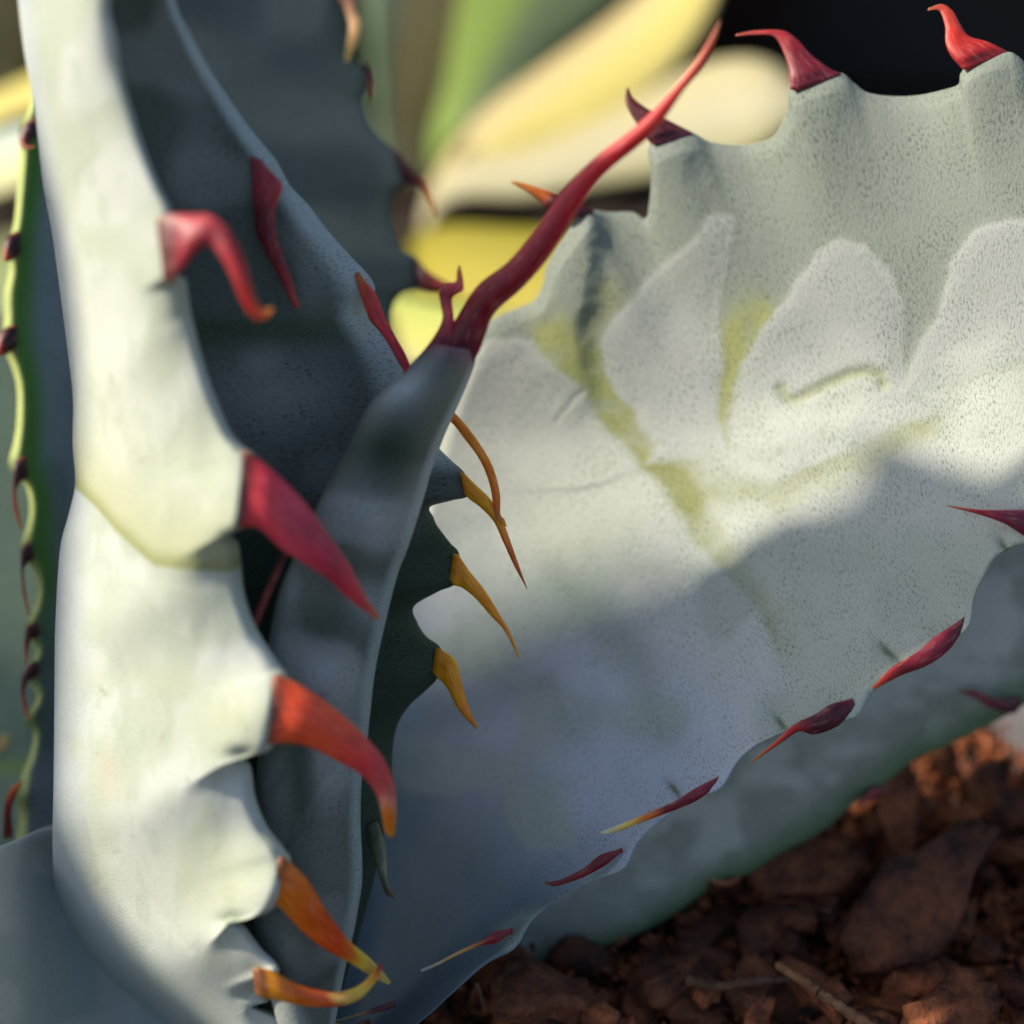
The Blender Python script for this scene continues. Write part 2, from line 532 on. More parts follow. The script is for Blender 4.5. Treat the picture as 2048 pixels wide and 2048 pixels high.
# short stem that carries the rosette
import bmesh
def build_stem():
    n, m = 10, 28
    V = []
    c = P(620, 2230, 27.6)
    for i in range(n):
        z = -0.02 + i / (n - 1) * (c[2] + 0.022)
        r = 0.013 + 0.003 * math.sin(i * 0.9)
        for j in range(m):
            a = j / m * 2 * math.pi
            V.append((c[0] + r * math.cos(a), c[1] + r * math.sin(a), z))
    idx = np.arange(n * m).reshape(n, m); nx = np.roll(idx, -1, 1)
    q = np.stack([idx[:-1], nx[:-1], nx[1:], idx[1:]], 2).reshape(-1, 4)
    o = make_mesh('stem', np.array(V), q, flat(GREEN, np.zeros(n * m)), np.zeros((n * m, 2)), M_LEAF)
    adopt(o, agave)
build_stem()

# --- leaf A: the tall pale leaf in front
A_BAND = [(150, 976), (196, 1020), (232, 1063), (290, 1117), (308, 1132), (362, 1139), (453, 1146), (520, 1120)]
def side_of(px, py, line, axis='y'):
    p = np.array(line, float)
    return py - np.interp(px, p[:, 0], p[:, 1])
def relA(px, py, s, t):
    sd = side_of(px, py, A_BAND)
    up = sstep((34 - sd) / 64) * np.exp(-np.clip(-sd, 0, None) / 260.0)
    r = 0.075 * up
    for y0, y1 in ((1500, 1250), (1830, 1620)):
        d = np.hypot((px - 500) / 90, (py - (y0 - 70)) / 75)
        r = r + 0.12 * np.exp(-d ** 2)
    d = np.hypot((px - 455) / 80, (py - 1000) / 90)
    r = r + 0.12 * np.exp(-d ** 2)
    for (nx, ny) in ((486, 1510), (470, 1840), (470, 1076)):     # pits under the teeth
        r = r - 0.14 * np.exp(-(((px - nx) / 30) ** 2 + ((py - ny) / 15) ** 2))
    r = r + 0.07 * (vnoise(px / 120, py / 150, 105) - .5) + 0.025 * (vnoise(px / 38, py / 60, 106) - .5)
    for (ax, ay, bx, by, hh) in ((500, 1000, 240, 1240, .10), (540, 1430, 250, 1640, .11), (540, 1770, 330, 1930, .10), (345, 490, 230, 760, .08)):   # pleats down from the teeth
        dd = polydist(px, py, [(ax, ay), ((ax + bx) / 2 + 20, (ay + by) / 2 + 30), (bx, by)])
        r = r + hh * np.exp(-(dd / 62) ** 2)
    # long scars of the next leaf's teeth
    for (x0, y0, x1, y1) in ((195, 1770, 300, 1890), (235, 1710, 380, 1900), (140, 1480, 200, 1760)):
        dd = polydist(px, py, [(x0, y0), (x1, y1)])
        r = r - 0.025 * np.exp(-(dd / 9) ** 2)
    return r
def rollA(px, py, s, t):
    # the foot of the leaf rolls under towards the low leaf it clasps
    return 1.7 * np.exp(-(s / 0.20) ** 1.3) * sstep((py - 1560) / 300)
def colA(px, py, s, t):
    c = flat(PALE * 1.04, px)
    k = vnoise(px / 130 + py / 300, py / 170, 101) * .6 + vnoise(px / 46, py / 60, 102) * .4
    c = mixc(c, (0.50, 0.535, 0.43), 0.75 * sstep((k - .42) / .25))
    k2 = vnoise(px / 26, py / 70, 103) * .6 + vnoise(px / 11, py / 30, 104) * .4
    c = mixc(c, (0.44, 0.49, 0.40), 0.35 * sstep((k2 - .56) / .2))
    c = mixc(c, (0.52, 0.56, 0.58), 0.7 * sstep((.22 - s) / .16))  # cooler left strip: bluish shade put into the colour
    c = mixc(c, (0.60, 0.53, 0.40), 0.5 * np.exp(-(((px - 215) / 30) ** 2 + ((py - 1545) / 60) ** 2)) * (0.4 + vnoise(px / 14, py / 14, 107)))
    rr_ = np.random.default_rng(9)
    for _ in range(26):                                         # specks and rubbed marks
        x0, y0, a_, l_ = rr_.uniform(90, 480), rr_.uniform(50, 1850), rr_.uniform(0, 3.1), rr_.uniform(4, 16)
        u, v = (px - x0) * math.cos(a_) + (py - y0) * math.sin(a_), (py - y0) * math.cos(a_) - (px - x0) * math.sin(a_)
        c = mixc(c, (0.34, 0.34, 0.24), rr_.uniform(.2, .7) * np.exp(-((u / l_) ** 2 + (v / rr_.uniform(2.5, 5)) ** 2)))
    sd = side_of(px, py, A_BAND)
    c = mixc(c, OLIVE * 1.15, 0.95 * sstep((-sd + 5) / 12) * np.exp(-(np.clip(-sd, 0, None) / 74.0) ** 2))
    c = mixc(c, (0.56, 0.565, 0.385), 0.8 * sstep((-sd) / 60) * np.exp(-np.clip(-sd - 40, 0, None) / 170.0))
    for (x0, y0, rx, ry, k) in ((470, 1440, 110, 75, .7), (455, 1775, 130, 90, .55), (150, 1495, 18, 22, .5), (205, 1750, 20, 40, .5), (300, 1360, 150, 30, .3)):
        c = mixc(c, (0.51, 0.53, 0.345), k * np.exp(-(((px - x0) / rx) ** 2 + ((py - y0) / ry) ** 2)))
    for (nx, ny) in ((484, 1510), (468, 1840), (468, 1078)):
        c = mixc(c, GREEN * 0.9, 0.5 * np.exp(-(((px - nx) / 26) ** 2 + ((py - ny) / 12) ** 2)))  # shade in the notches under the teeth, painted dark green
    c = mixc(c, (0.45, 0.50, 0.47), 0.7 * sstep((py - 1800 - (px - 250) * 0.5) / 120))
    return c
L_A = [(-30, -480, 21.2), (5, -300, 21.4), (28, -120, 22.1), (36, 0, 22.75), (49, 109, 23.1), (69, 217, 23.6), (85, 362, 24.4), (105, 471, 24.8), (125, 620, 24.9), (138, 722, 25), (146, 800, 25), (145, 885, 25.1), (150, 965, 25.1), (138, 1025, 25.2), (122, 1085, 25.3), (115, 1157, 25.4), (110, 1266, 25.5), (109, 1350, 25.5), (107, 1565, 25.7), (105, 1674, 25.8), (109, 1783, 26.2), (125, 1855, 26.5), (156, 1910, 26.8), (203, 1957, 26.9), (261, 2000, 27), (326, 2048, 27), (400, 2095, 26.9), (480, 2150, 26.8), (540, 2230, 26.6)]
R_A = [(470, -480, 21.0), (410, -330, 21.2), (330, -200, 21.5), (262, -95, 21.9), (221, 0, 22.3), (232, 72, 22.5), (246, 152, 22.7), (264, 217, 22.8), (290, 301, 22.9), (319, 373, 22.85), (342, 422, 22.8), (348, 490, 22.8), (353, 545, 22.85), (372, 562, 23.2), (380, 616, 23.4), (388, 650, 23.4), (406, 722, 23.4), (431, 795, 23.4), (460, 860, 23.35), (490, 895, 23.25), (509, 912, 23.2), (502, 980, 23.2), (488, 1050, 23.2), (462, 1068, 23.4), (476, 1085, 23.7), (482, 1121, 23.9), (487, 1175, 23.9), (502, 1230, 23.9), (525, 1277, 23.9), (560, 1330, 23.8), (574, 1356, 23.7), (562, 1430, 23.7), (547, 1490, 23.7), (520, 1508, 23.75), (480, 1502, 23.9), (485, 1515, 24.2), (502, 1535, 24.4), (511, 1594, 24.4), (533, 1649, 24.4), (565, 1692, 24.3), (582, 1722, 24.3), (572, 1775, 24.2), (545, 1818, 24.2), (507, 1834, 24.25), (455, 1834, 24.4), (485, 1848, 24.7), (500, 1866, 24.8), (525, 1899, 24.8), (551, 1924, 24.8), (558, 1945, 24.8), (545, 1975, 24.8), (538, 2003, 24.85), (505, 2010, 24.9), (520, 2016, 25), (560, 2028, 25.1), (592, 2046, 25.1), (580, 2090, 25.2), (560, 2150, 25.6), (570, 2230, 26.2)]
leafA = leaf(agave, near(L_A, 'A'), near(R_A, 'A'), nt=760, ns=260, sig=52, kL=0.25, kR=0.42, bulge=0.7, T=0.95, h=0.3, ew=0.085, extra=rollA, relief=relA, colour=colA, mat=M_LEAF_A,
             label='tall pale sunlit leaf in front, at the left')
leafA['shift'] = 'A'
leafA['rim'] = 0.06
spine(leafA, [(340, 420), (391, 424), (427, 427), (460, 456), (482, 500), (496, 543), (507, 587), (521, 616), (538, 618), (549, 612)],
      [(356, 558), (380, 525), (402, 496), (424, 489), (442, 511), (464, 554), (482, 598), (500, 630), (520, 643), (541, 630)], 22.75, 22.6,
      [(0, (112, 30, 50)), (.15, (170, 50, 62)), (.4, (150, 34, 48)), (.75, (196, 44, 40)), (1, (214, 84, 48))], dmid=22.3)
spine(leafA, [(506, 905), (543, 933), (587, 976), (623, 1018), (658, 1069), (697, 1127), (730, 1190), (761, 1234)],
      [(484, 1062), (522, 1058), (545, 1078), (570, 1102), (616, 1132), (663, 1164), (700, 1200), (756, 1240)], 23.15, 24.0,
      [(0, (150, 40, 50)), (.08, (216, 54, 66)), (.3, (218, 66, 88)), (.6, (180, 32, 66)), (.9, (216, 50, 60)), (1, (220, 70, 60))], flat=.5)
spine(leafA, [(570, 1352), (600, 1366), (643, 1393), (690, 1431), (734, 1475), (766, 1515), (784, 1554), (792, 1594), (792, 1638), (788, 1674)],
      [(549, 1492), (589, 1489), (625, 1496), (668, 1518), (719, 1547), (748, 1580), (761, 1616), (766, 1645), (771, 1665), (780, 1676)], 23.65, 24.6,
      [(0, (196, 92, 50)), (.06, (244, 84, 40)), (.35, (246, 82, 44)), (.6, (206, 54, 62)), (.76, (214, 90, 84)), (.82, (240, 150, 120)), (.86, (244, 122, 10)), (1, (236, 120, 12))], flat=.5)
spine(leafA, [(580, 1722), (616, 1757), (640, 1795), (661, 1831), (698, 1880), (735, 1911), (763, 1940), (783, 1965)],
      [(545, 1816), (566, 1820), (590, 1846), (621, 1877), (661, 1905), (698, 1925), (735, 1948), (776, 1970)], 24.2, 25.0,
      [(0, (190, 110, 40)), (.06, (250, 124, 16)), (.3, (250, 104, 10)), (.55, (230, 66, 6)), (.66, (240, 110, 10)), (.72, (246, 178, 40)), (.85, (246, 196, 100)), (1, (246, 190, 110))], flat=.5)
spine(leafA, [(532, 1938), (558, 1945), (592, 1965), (635, 1979), (672, 1984), (706, 1976), (732, 1959), (752, 1935), (761, 1924)],
      [(540, 2000), (575, 2005), (609, 2013), (649, 2015), (686, 2012), (720, 1999), (743, 1976), (758, 1955), (766, 1930)], 24.75, 25.6,
      [(0, (170, 110, 30)), (.08, (226, 140, 20)), (.25, (232, 110, 14)), (.48, (204, 70, 8)), (.56, (240, 170, 90)), (.75, (246, 190, 70)), (.9, (240, 150, 20)), (.96, (190, 60, 30)), (1, (130, 30, 30))], flat=.6)
spine(leafA, [(584, 2046), (620, 2041), (670, 2046), (720, 2053)], [(576, 2074), (640, 2070), (700, 2063), (724, 2056)], 25.05, 25.8,
      [(0, (196, 140, 30)), (.2, (236, 170, 40)), (1, (236, 150, 40))])

# --- leaf C: the central spear with its long end spine
def relC(px, py, s, t):
    r = 0.02 * (vnoise(px / 30, py / 80, 111) - .5) + 0.06 * np.sin((py + 0.9 * px) / 62.0) * sstep((py - 760) / 200) * sstep(s * 3) * sstep((1 - s) * 3)
    for (x0, y0, rx, ry, k) in ((760, 830, 60, 60, .07), (745, 1040, 45, 60, .09), (640, 1330, 70, 90, .07), (620, 1600, 60, 90, .06)):
        r = r + k * np.exp(-(((px - x0) / rx) ** 2 + ((py - y0) / ry) ** 2))
    for ln in ([(560, 1700), (620, 1600), (700, 1490)], [(540, 1580), (600, 1480), (640, 1400)], [(700, 1830), (720, 1700)]):
        r = r - 0.05 * np.exp(-(polydist(px, py, ln) / 11) ** 2)
    return r
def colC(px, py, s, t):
    c = flat((0.15, 0.175, 0.165), px)  # base darkened to stand in for occlusion by the other leaves
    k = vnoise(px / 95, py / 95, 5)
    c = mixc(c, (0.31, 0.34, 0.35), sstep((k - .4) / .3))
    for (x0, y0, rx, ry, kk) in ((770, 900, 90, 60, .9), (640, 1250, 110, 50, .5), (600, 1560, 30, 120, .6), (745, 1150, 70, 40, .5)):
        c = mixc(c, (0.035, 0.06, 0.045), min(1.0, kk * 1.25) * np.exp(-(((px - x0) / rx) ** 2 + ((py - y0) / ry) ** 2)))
    for (x0, y0, rx, ry, kk) in ((800, 770, 60, 40, .8), (750, 1050, 34, 50, .8), (740, 1200, 40, 50, .6), (660, 1350, 60, 40, .6), (670, 1500, 40, 80, .5)):  # pale bluish patches: reflections painted into the colour
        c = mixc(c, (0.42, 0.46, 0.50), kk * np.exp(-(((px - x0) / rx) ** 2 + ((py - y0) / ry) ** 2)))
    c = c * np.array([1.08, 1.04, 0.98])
    c = mixc(c, BLUE, 0.75 * sstep((s - .86) / .1))  # bluish skylight on the right rim, painted in
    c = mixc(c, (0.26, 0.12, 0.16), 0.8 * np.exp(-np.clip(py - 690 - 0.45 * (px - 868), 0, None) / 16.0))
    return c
L_C = [(868, 688, 25.3), (827, 725, 25.2), (809, 748, 25.1), (773, 777, 25), (741, 806, 24.95), (715, 853, 24.9), (679, 925, 24.9), (650, 976, 24.9), (630, 1023, 24.9), (595, 1100, 25), (560, 1180, 25.1), (535, 1300, 25.2), (520, 1450, 25.4), (510, 1600, 25.6), (505, 1800, 25.8), (530, 1950, 26), (570, 2100, 26.3), (600, 2200, 26.6)]
R_C = [(945, 700, 25.9), (951, 721, 25.9), (933, 773, 26), (904, 838, 26.05), (878, 896, 26.1), (860, 951, 26.15), (846, 1001, 26.2), (817, 1092, 26.25), (795, 1150, 26.3), (770, 1248, 26.4), (751, 1338, 26.5), (741, 1420, 26.5), (735, 1475, 26.6), (724, 1551, 26.6), (721, 1638, 26.7), (724, 1710, 26.7), (724, 1765, 26.7), (717, 1812, 26.7), (708, 1862, 26.7), (690, 1940, 26.8), (670, 2050, 26.9), (650, 2200, 27)]
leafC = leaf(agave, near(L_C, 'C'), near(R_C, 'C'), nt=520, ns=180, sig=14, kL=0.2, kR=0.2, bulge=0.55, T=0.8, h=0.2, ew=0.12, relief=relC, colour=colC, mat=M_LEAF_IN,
             label='shaded central leaf that ends in the longest red spine')
leafC['shift'] = 'C'
leafC['rim'] = 0.1
spine(leafC, [(866, 690), (890, 670), (912, 636), (954, 572), (1018, 521), (1071, 456), (1124, 382), (1187, 318), (1272, 252), (1336, 188), (1389, 125), (1426, 64), (1437, 40)],
      [(948, 722), (960, 700), (972, 668), (991, 625), (1049, 572), (1102, 509), (1155, 424), (1208, 350), (1304, 268), (1367, 182), (1408, 128), (1432, 76), (1440, 42)], 25.75, 23.9,
      [(0, (96, 12, 40)), (.1, (126, 8, 30)), (.3, (158, 16, 36)), (.5, (188, 24, 38)), (.68, (202, 44, 46)), (.85, (216, 72, 60)), (1, (226, 100, 80))],
      flat=.8, maxw=.5, name='terminal_spine', n=90, m=24)
spine(leafC, [(812, 740), (860, 684), (884, 640), (881, 606), (877, 584), (887, 570), (911, 563), (913, 548), (917, 530)],
      [(850, 740), (902, 690), (908, 640), (905, 612), (904, 598), (912, 590), (927, 580), (926, 555), (921, 532)], 25.6, 25.7,
      [(0, (86, 12, 30)), (.3, (120, 16, 36)), (.55, (196, 70, 80)), (.7, (150, 30, 50)), (.85, (232, 90, 84)), (1, (228, 130, 30))], flat=.7)
spine(leafC, [(577, 1106), (552, 1165), (522, 1235), (500, 1285)], [(566, 1104), (536, 1165), (508, 1232), (492, 1280)], 24.9, 24.7,
      [(0, (80, 20, 16)), (1, (130, 30, 20))])

# --- leaf B: the dark leaf behind
def relB(px, py, s, t):
    r = 0.10 * np.exp(-(((py - 640) - 0.05 * (px - 560)) / 34.0) ** 2) * sstep((px - 330) / 60)
    r = r + 0.06 * (vnoise(px / 110, py / 90, 8) - .5)
    return r
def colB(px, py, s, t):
    c = flat((0.085, 0.105, 0.10), px)  # dark base stands in for occlusion between the leaves
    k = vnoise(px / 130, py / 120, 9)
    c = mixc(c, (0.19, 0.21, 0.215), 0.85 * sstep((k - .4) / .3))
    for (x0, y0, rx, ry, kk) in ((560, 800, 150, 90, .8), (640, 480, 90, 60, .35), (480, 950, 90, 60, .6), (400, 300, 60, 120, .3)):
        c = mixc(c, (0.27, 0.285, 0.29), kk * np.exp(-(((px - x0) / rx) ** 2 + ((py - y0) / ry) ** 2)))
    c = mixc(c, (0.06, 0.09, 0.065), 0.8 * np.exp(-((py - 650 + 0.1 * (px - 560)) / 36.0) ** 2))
    c = mixc(c, (0.035, 0.06, 0.04), 0.92 * sstep((py - 1000) / 90))  # lower body in shade, darkened in the colour
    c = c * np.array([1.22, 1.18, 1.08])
    c = mixc(c, BLUE * 1.1, 0.9 * sstep((s - .80) / .12) * sstep((960 - py) / 60))  # blue skylight along the upper right rim, put into the colour
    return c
L_B = [(195, -115, 24.75), (200, 0, 25), (230, 150, 25.2), (260, 300, 25.4), (290, 450, 25.6), (320, 600, 25.8), (350, 800, 26), (380, 1000, 26.2), (400, 1250, 26.5), (420, 1500, 26.8), (450, 1750, 27), (500, 1950, 27.2), (560, 2200, 27.2)]
R_B = [(341, -115, 25.7), (351, 0, 26), (380, 65, 26.1), (417, 134, 26.2), (460, 199, 26.4), (504, 261, 26.5), (551, 319, 26.6), (580, 370, 26.7), (616, 409, 26.8), (652, 457, 26.9), (700, 511, 27), (735, 548, 27.05), (750, 577, 27.1), (740, 610, 27.3), (736, 635, 27.4), (759, 663, 27.5), (773, 679, 27.5), (802, 715, 27.5), (825, 770, 27.6), (835, 820, 27.7), (850, 860, 27.7), (878, 896, 27.6), (904, 922, 27.55), (931, 949, 27.5), (938, 990, 27.5), (904, 1001, 27.6), (860, 1014, 27.8), (867, 1034, 28), (875, 1052, 28), (900, 1085, 28), (919, 1110, 27.9), (912, 1165, 27.9), (875, 1184, 28), (828, 1213, 28.2), (835, 1245, 28.4), (853, 1273, 28.3), (882, 1298, 28.2), (878, 1350, 28.2), (853, 1380, 28.3), (820, 1410, 28.4), (795, 1450, 28.6), (785, 1504, 28.7), (780, 1600, 28.7), (750, 1750, 29.0), (715, 1880, 29.2), (680, 2000, 29.2), (650, 2100, 29), (620, 2200, 28.6)]
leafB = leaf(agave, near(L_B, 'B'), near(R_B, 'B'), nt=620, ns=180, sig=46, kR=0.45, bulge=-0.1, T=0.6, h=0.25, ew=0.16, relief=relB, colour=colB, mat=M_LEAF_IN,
             label='dark shaded leaf behind the front leaf with amber spines along its right edge')
leafB['shift'] = 'B'
leafB['rim'] = 0.06
spine(leafB, [(502, 322), (505, 362), (507, 399), (514, 467), (540, 522), (565, 569), (583, 609), (597, 619)],
      [(533, 334), (564, 368), (560, 391), (551, 420), (554, 471), (569, 518), (583, 558), (600, 612)], 26.35, 26.3,
      [(0, (150, 50, 60)), (.18, (176, 56, 66)), (.4, (108, 6, 26)), (.7, (130, 8, 28)), (1, (190, 40, 44))], flat=.5)
spine(leafB, [(726, 556), (751, 587), (766, 623), (784, 663), (806, 700), (820, 732), (826, 755)],
      [(710, 556), (722, 594), (737, 634), (759, 663), (777, 690), (797, 725), (815, 756)], 27.0, 26.6,
      [(0, (190, 80, 30)), (.25, (200, 60, 60)), (.6, (190, 30, 56)), (1, (150, 14, 40))])
spine(leafB, [(840, 765), (880, 797), (913, 829), (940, 860), (965, 896), (987, 936), (1000, 987), (1001, 1028), (1008, 1036), (1014, 1053)],
      [(828, 792), (868, 817), (905, 847), (929, 878), (954, 911), (972, 947), (983, 987), (988, 1034), (998, 1046), (1011, 1053)], 27.6, 27.5,
      [(0, (230, 106, 20)), (.4, (252, 144, 20)), (.7, (246, 136, 24)), (.88, (206, 100, 30)), (1, (240, 166, 20))], flat=.8)
spine(leafB, [(929, 947), (951, 969), (983, 1001), (1007, 1045), (1023, 1088), (1041, 1139), (1055, 1177)],
      [(938, 998), (962, 1016), (987, 1043), (1005, 1081), (1018, 1110), (1030, 1135), (1054, 1179)], 27.5, 27.7,
      [(0, (236, 150, 10)), (.15, (255, 170, 0)), (.42, (255, 146, 0)), (.6, (222, 106, 14)), (1, (146, 50, 16))], flat=.7)
spine(leafB, [(917, 1109), (940, 1143), (969, 1179), (998, 1226), (1023, 1270), (1040, 1315)],
      [(908, 1171), (925, 1176), (951, 1197), (980, 1230), (1009, 1262), (1037, 1317)], 27.9, 28.0,
      [(0, (236, 150, 10)), (.15, (255, 166, 0)), (.6, (255, 144, 0)), (1, (220, 130, 40))], flat=.6)
spine(leafB, [(882, 1298), (911, 1320), (920, 1350), (925, 1370), (936, 1410), (957, 1456)],
      [(874, 1356), (885, 1365), (896, 1380), (911, 1410), (929, 1435), (954, 1460)], 28.2, 28.2,
      [(0, (236, 150, 10)), (.2, (255, 164, 0)), (.8, (246, 138, 0)), (1, (200, 106, 30))], flat=.6)
spine(leafB, [(760, 1655), (773, 1700), (774, 1740), (778, 1770), (791, 1790)],
      [(736, 1660), (748, 1715), (760, 1755), (770, 1786), (787, 1797)], 28.5, 28.3,
      [(0, (96, 110, 90)), (.6, (130, 140, 110)), (1, (50, 50, 44))], flat=.6)

# --- leaf D: the broad leaf at the right
T1 = [(600, 1500), (870, 780), (960, 690), (1030, 675), (1060, 688), (1096, 715), (1132, 759), (1172, 806), (1193, 846), (1244, 896), (1280, 940), (1331, 994), (1350, 1023), (1395, 1085), (1449, 1139), (1504, 1215), (1544, 1288), (1562, 1350), (1575, 1460), (1400, 1750), (800, 2200)]
T2 = [(1362, 501), (1320, 540), (1283, 574), (1239, 628), (1214, 661), (1207, 708), (1214, 766), (1240, 792), (1268, 809), (1275, 853), (1301, 882), (1290, 925), (1362, 914), (1417, 922), (1471, 940), (1507, 958), (1554, 962), (1616, 936), (1700, 889), (1900, 800), (1850, 780), (1700, 830), (1560, 850), (1456, 893), (1442, 817), (1438, 726), (1428, 668), (1428, 603), (1440, 540), (1460, 440), (1420, 440)]
T3 = [(1458, 893), (1467, 780), (1478, 726), (1507, 683), (1554, 614), (1594, 563), (1640, 510), (1680, 492), (1730, 496), (1765, 535), (1785, 572), (1808, 596), (1805, 660), (1795, 720), (1815, 785), (1780, 810), (1700, 860), (1560, 905)]
T4 = [(1815, 785), (1822, 735), (1885, 640), (1908, 530), (1955, 462), (2020, 444), (2120, 450), (2300, 500), (2300, 640), (2050, 700), (1900, 770)]
SGR = [(1562, 778), (1572, 795), (1592, 799), (1650, 770), (1700, 748), (1735, 742), (1760, 750), (1766, 768)]
RID = [(1168, 425), (1158, 520), (1150, 650), (1156, 790)]
def warpD(px, py):
    return (px + 22 * (vnoise(px / 60, py / 60, 71) - .5) + 5 * (vnoise(px / 19, py / 19, 72) - .5),
            py + 22 * (vnoise(px / 60, py / 60, 73) - .5) + 5 * (vnoise(px / 19, py / 19, 74) - .5))
def relD(px, py, s, t):
    qx, qy = px, py
    px, py = warpD(px, py)
    r = np.zeros(px.shape)
    for T_, hh, fall in ((T1, 0.055, 200.), (T2, 0.038, 160.), (T3, 0.046, 180.), (T4, 0.046, 180.)):
        d = polydist(px, py, T_, True)
        r = r + hh * sstep((d + 26) / 64) * np.exp(-np.clip(d, 0, None) / fall)
    r = r - 0.045 * np.exp(-(polydist(qx, qy, SGR) / 13) ** 2)
    # the ridge running down from the first tooth: gentle to the left, steep to the right
    p = np.array(RID)
    dx = px - np.interp(py, p[:, 1], p[:, 0])
    k = sstep((860 - py) / 160)
    r = r + 0.19 * k * np.where(dx < 0, np.exp(-(dx / 75) ** 2), np.exp(-(dx / 30) ** 2))
    for (ax, ay, bx, by, hh, wl, wr) in ((1345, 270, 1400, 520, .16, 75, 40), (1640, 150, 1640, 420, .13, 95, 55), (1975, 100, 1960, 350, .13, 95, 60)):
        u = np.clip((py - ay) / (by - ay), 0, 1)
        dx = px - (ax + (bx - ax) * u)
        r = r + hh * (1 - sstep(u)) * np.where(dx < 0, np.exp(-(dx / wl) ** 2), np.exp(-(dx / wr) ** 2))
    r = r - 0.016 * np.exp(-(polydist(px, py, [(1118, 835), (1140, 808), (1160, 790)]) / 7) ** 2)
    r = r + 0.025 * sstep((14 - (py - np.interp(px, [1060, 1150, 1240, 1300], [975, 968, 940, 935]))) / 16) * np.exp(-((px - 1180) / 110.) ** 2) * np.exp(-np.clip(960 - py, 0, None) / 70.)
    # dimples behind the lower teeth
    for (x0, y0) in ((2004, 1098), (1772, 1302), (1560, 1450), (1350, 1585), (1170, 1720), (960, 1870)):
        r = r - 0.08 * np.exp(-((((px - x0) * .6 + (py - y0) * .8) / 40) ** 2 + (((py - y0) * .6 - (px - x0) * .8) / 16) ** 2))
    r = r + 0.10 * (vnoise(px / 170, py / 150, 21) - .5)
    r = r + 0.07 * np.sin((px - 0.75 * py) / 95.0) * sstep((py - 1050) / 200)
    return r
def colD(px, py, s, t):
    qx, qy = px, py
    px, py = warpD(px, py)
    c = flat(PALE * 0.9, px)
    inT = np.full(px.shape, -1e9)
    for T_ in (T1, T2, T3, T4):
        inT = np.maximum(inT, polydist(px, py, T_, True))
    ins = sstep((inT + 13) / 26)
    # between the imprints the wax is thin and the leaf shows olive
    m = np.zeros(px.shape)
    m = np.maximum(m, np.exp(-(np.clip(polydist(px, py, [(1120, 690), (1180, 770), (1240, 860), (1310, 960), (1360, 1040)]) - 20, 0, None) / 42.0) ** 2))
    m = np.maximum(m, 0.75 * np.exp(-(np.clip(polydist(px, py, [(1360, 1040), (1460, 1150), (1540, 1290)]) - 10, 0, None) / 40.0) ** 2))
    m = np.maximum(m, 1.0 * np.exp(-(np.clip(polydist(px, py, [(1310, 960), (1350, 1000)]) - 28, 0, None) / 50.0) ** 2))
    m = np.maximum(m, np.exp(-(np.clip(polydist(px, py, [(1500, 620), (1470, 700), (1452, 800), (1458, 890)]) - 16, 0, None) / 30.0) ** 2))
    m = np.maximum(m, 0.7 * np.exp(-(polydist(px, py, [(1215, 580), (1180, 660), (1180, 760)]) / 36.0) ** 2))
    m = np.maximum(m, 0.55 * np.exp(-(polydist(px, py, [(1400, 980), (1560, 985), (1700, 925), (1850, 850)]) / 36.0) ** 2))
    m = np.clip(m * (0.55 + 0.75 * vnoise(px / 34, py / 34, 77)), 0, 1)
    grey = sstep((930 - py + 0.12 * (1500 - px) + 120 * (vnoise(px / 130, py / 130, 78) - .5)) / 300)  # upper half: dimness of grazing sun and greyer bloom put into the colour
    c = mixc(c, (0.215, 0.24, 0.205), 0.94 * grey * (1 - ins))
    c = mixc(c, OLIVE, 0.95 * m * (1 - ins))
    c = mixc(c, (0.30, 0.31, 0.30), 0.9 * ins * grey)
    c = mixc(c, (0.22, 0.24, 0.215), 0.6 * ins * np.exp(-(((px - 1370) / 80) ** 2 + ((py - 560) / 90) ** 2)))  # less lit top of the second imprint, painted darker
    c = mixc(c, OLIVE * 0.9, 0.6 * np.exp(-(polydist(qx, qy, SGR) / 13) ** 2))
    rr_ = np.random.default_rng(19)
    for _ in range(40):
        x0, y0 = rr_.uniform(1000, 2040), rr_.uniform(300, 1600)
        c = mixc(c, (0.26, 0.29, 0.22), rr_.uniform(.15, .5) * np.exp(-(((qx - x0) / rr_.uniform(3, 11)) ** 2 + ((qy - y0) / rr_.uniform(3, 9)) ** 2)))
    c = mixc(c, (0.50, 0.50, 0.30), 0.35 * np.exp(-(((px - 1090) / 130) ** 2 + ((py - 1120) / 60) ** 2)))
    # bluish shade, darkest at the foot, put into the colour; greener patches between
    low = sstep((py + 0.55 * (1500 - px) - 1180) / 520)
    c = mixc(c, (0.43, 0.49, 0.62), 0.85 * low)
    c = mixc(c, (0.25, 0.30, 0.27), 0.6 * np.exp(-(polydist(px, py, [(1110, 1160), (1220, 1250), (1290, 1360), (1330, 1470)]) / 46.0) ** 2))  # diagonal cast shadow painted in as a darker green band
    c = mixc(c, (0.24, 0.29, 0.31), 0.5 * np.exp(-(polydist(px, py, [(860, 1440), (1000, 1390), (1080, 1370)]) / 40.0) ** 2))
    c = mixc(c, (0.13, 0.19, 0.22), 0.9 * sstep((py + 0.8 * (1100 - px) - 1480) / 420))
    c = mixc(c, (0.36, 0.42, 0.36), 0.6 * sstep((vnoise(px / 120, py / 110, 79) - .45) / .25) * sstep((py - 1050) / 150))
    c = mixc(c, (0.44, 0.48, 0.40), 0.6 * sstep((px - 1500) / 120) * sstep((py - 1020) / 90))
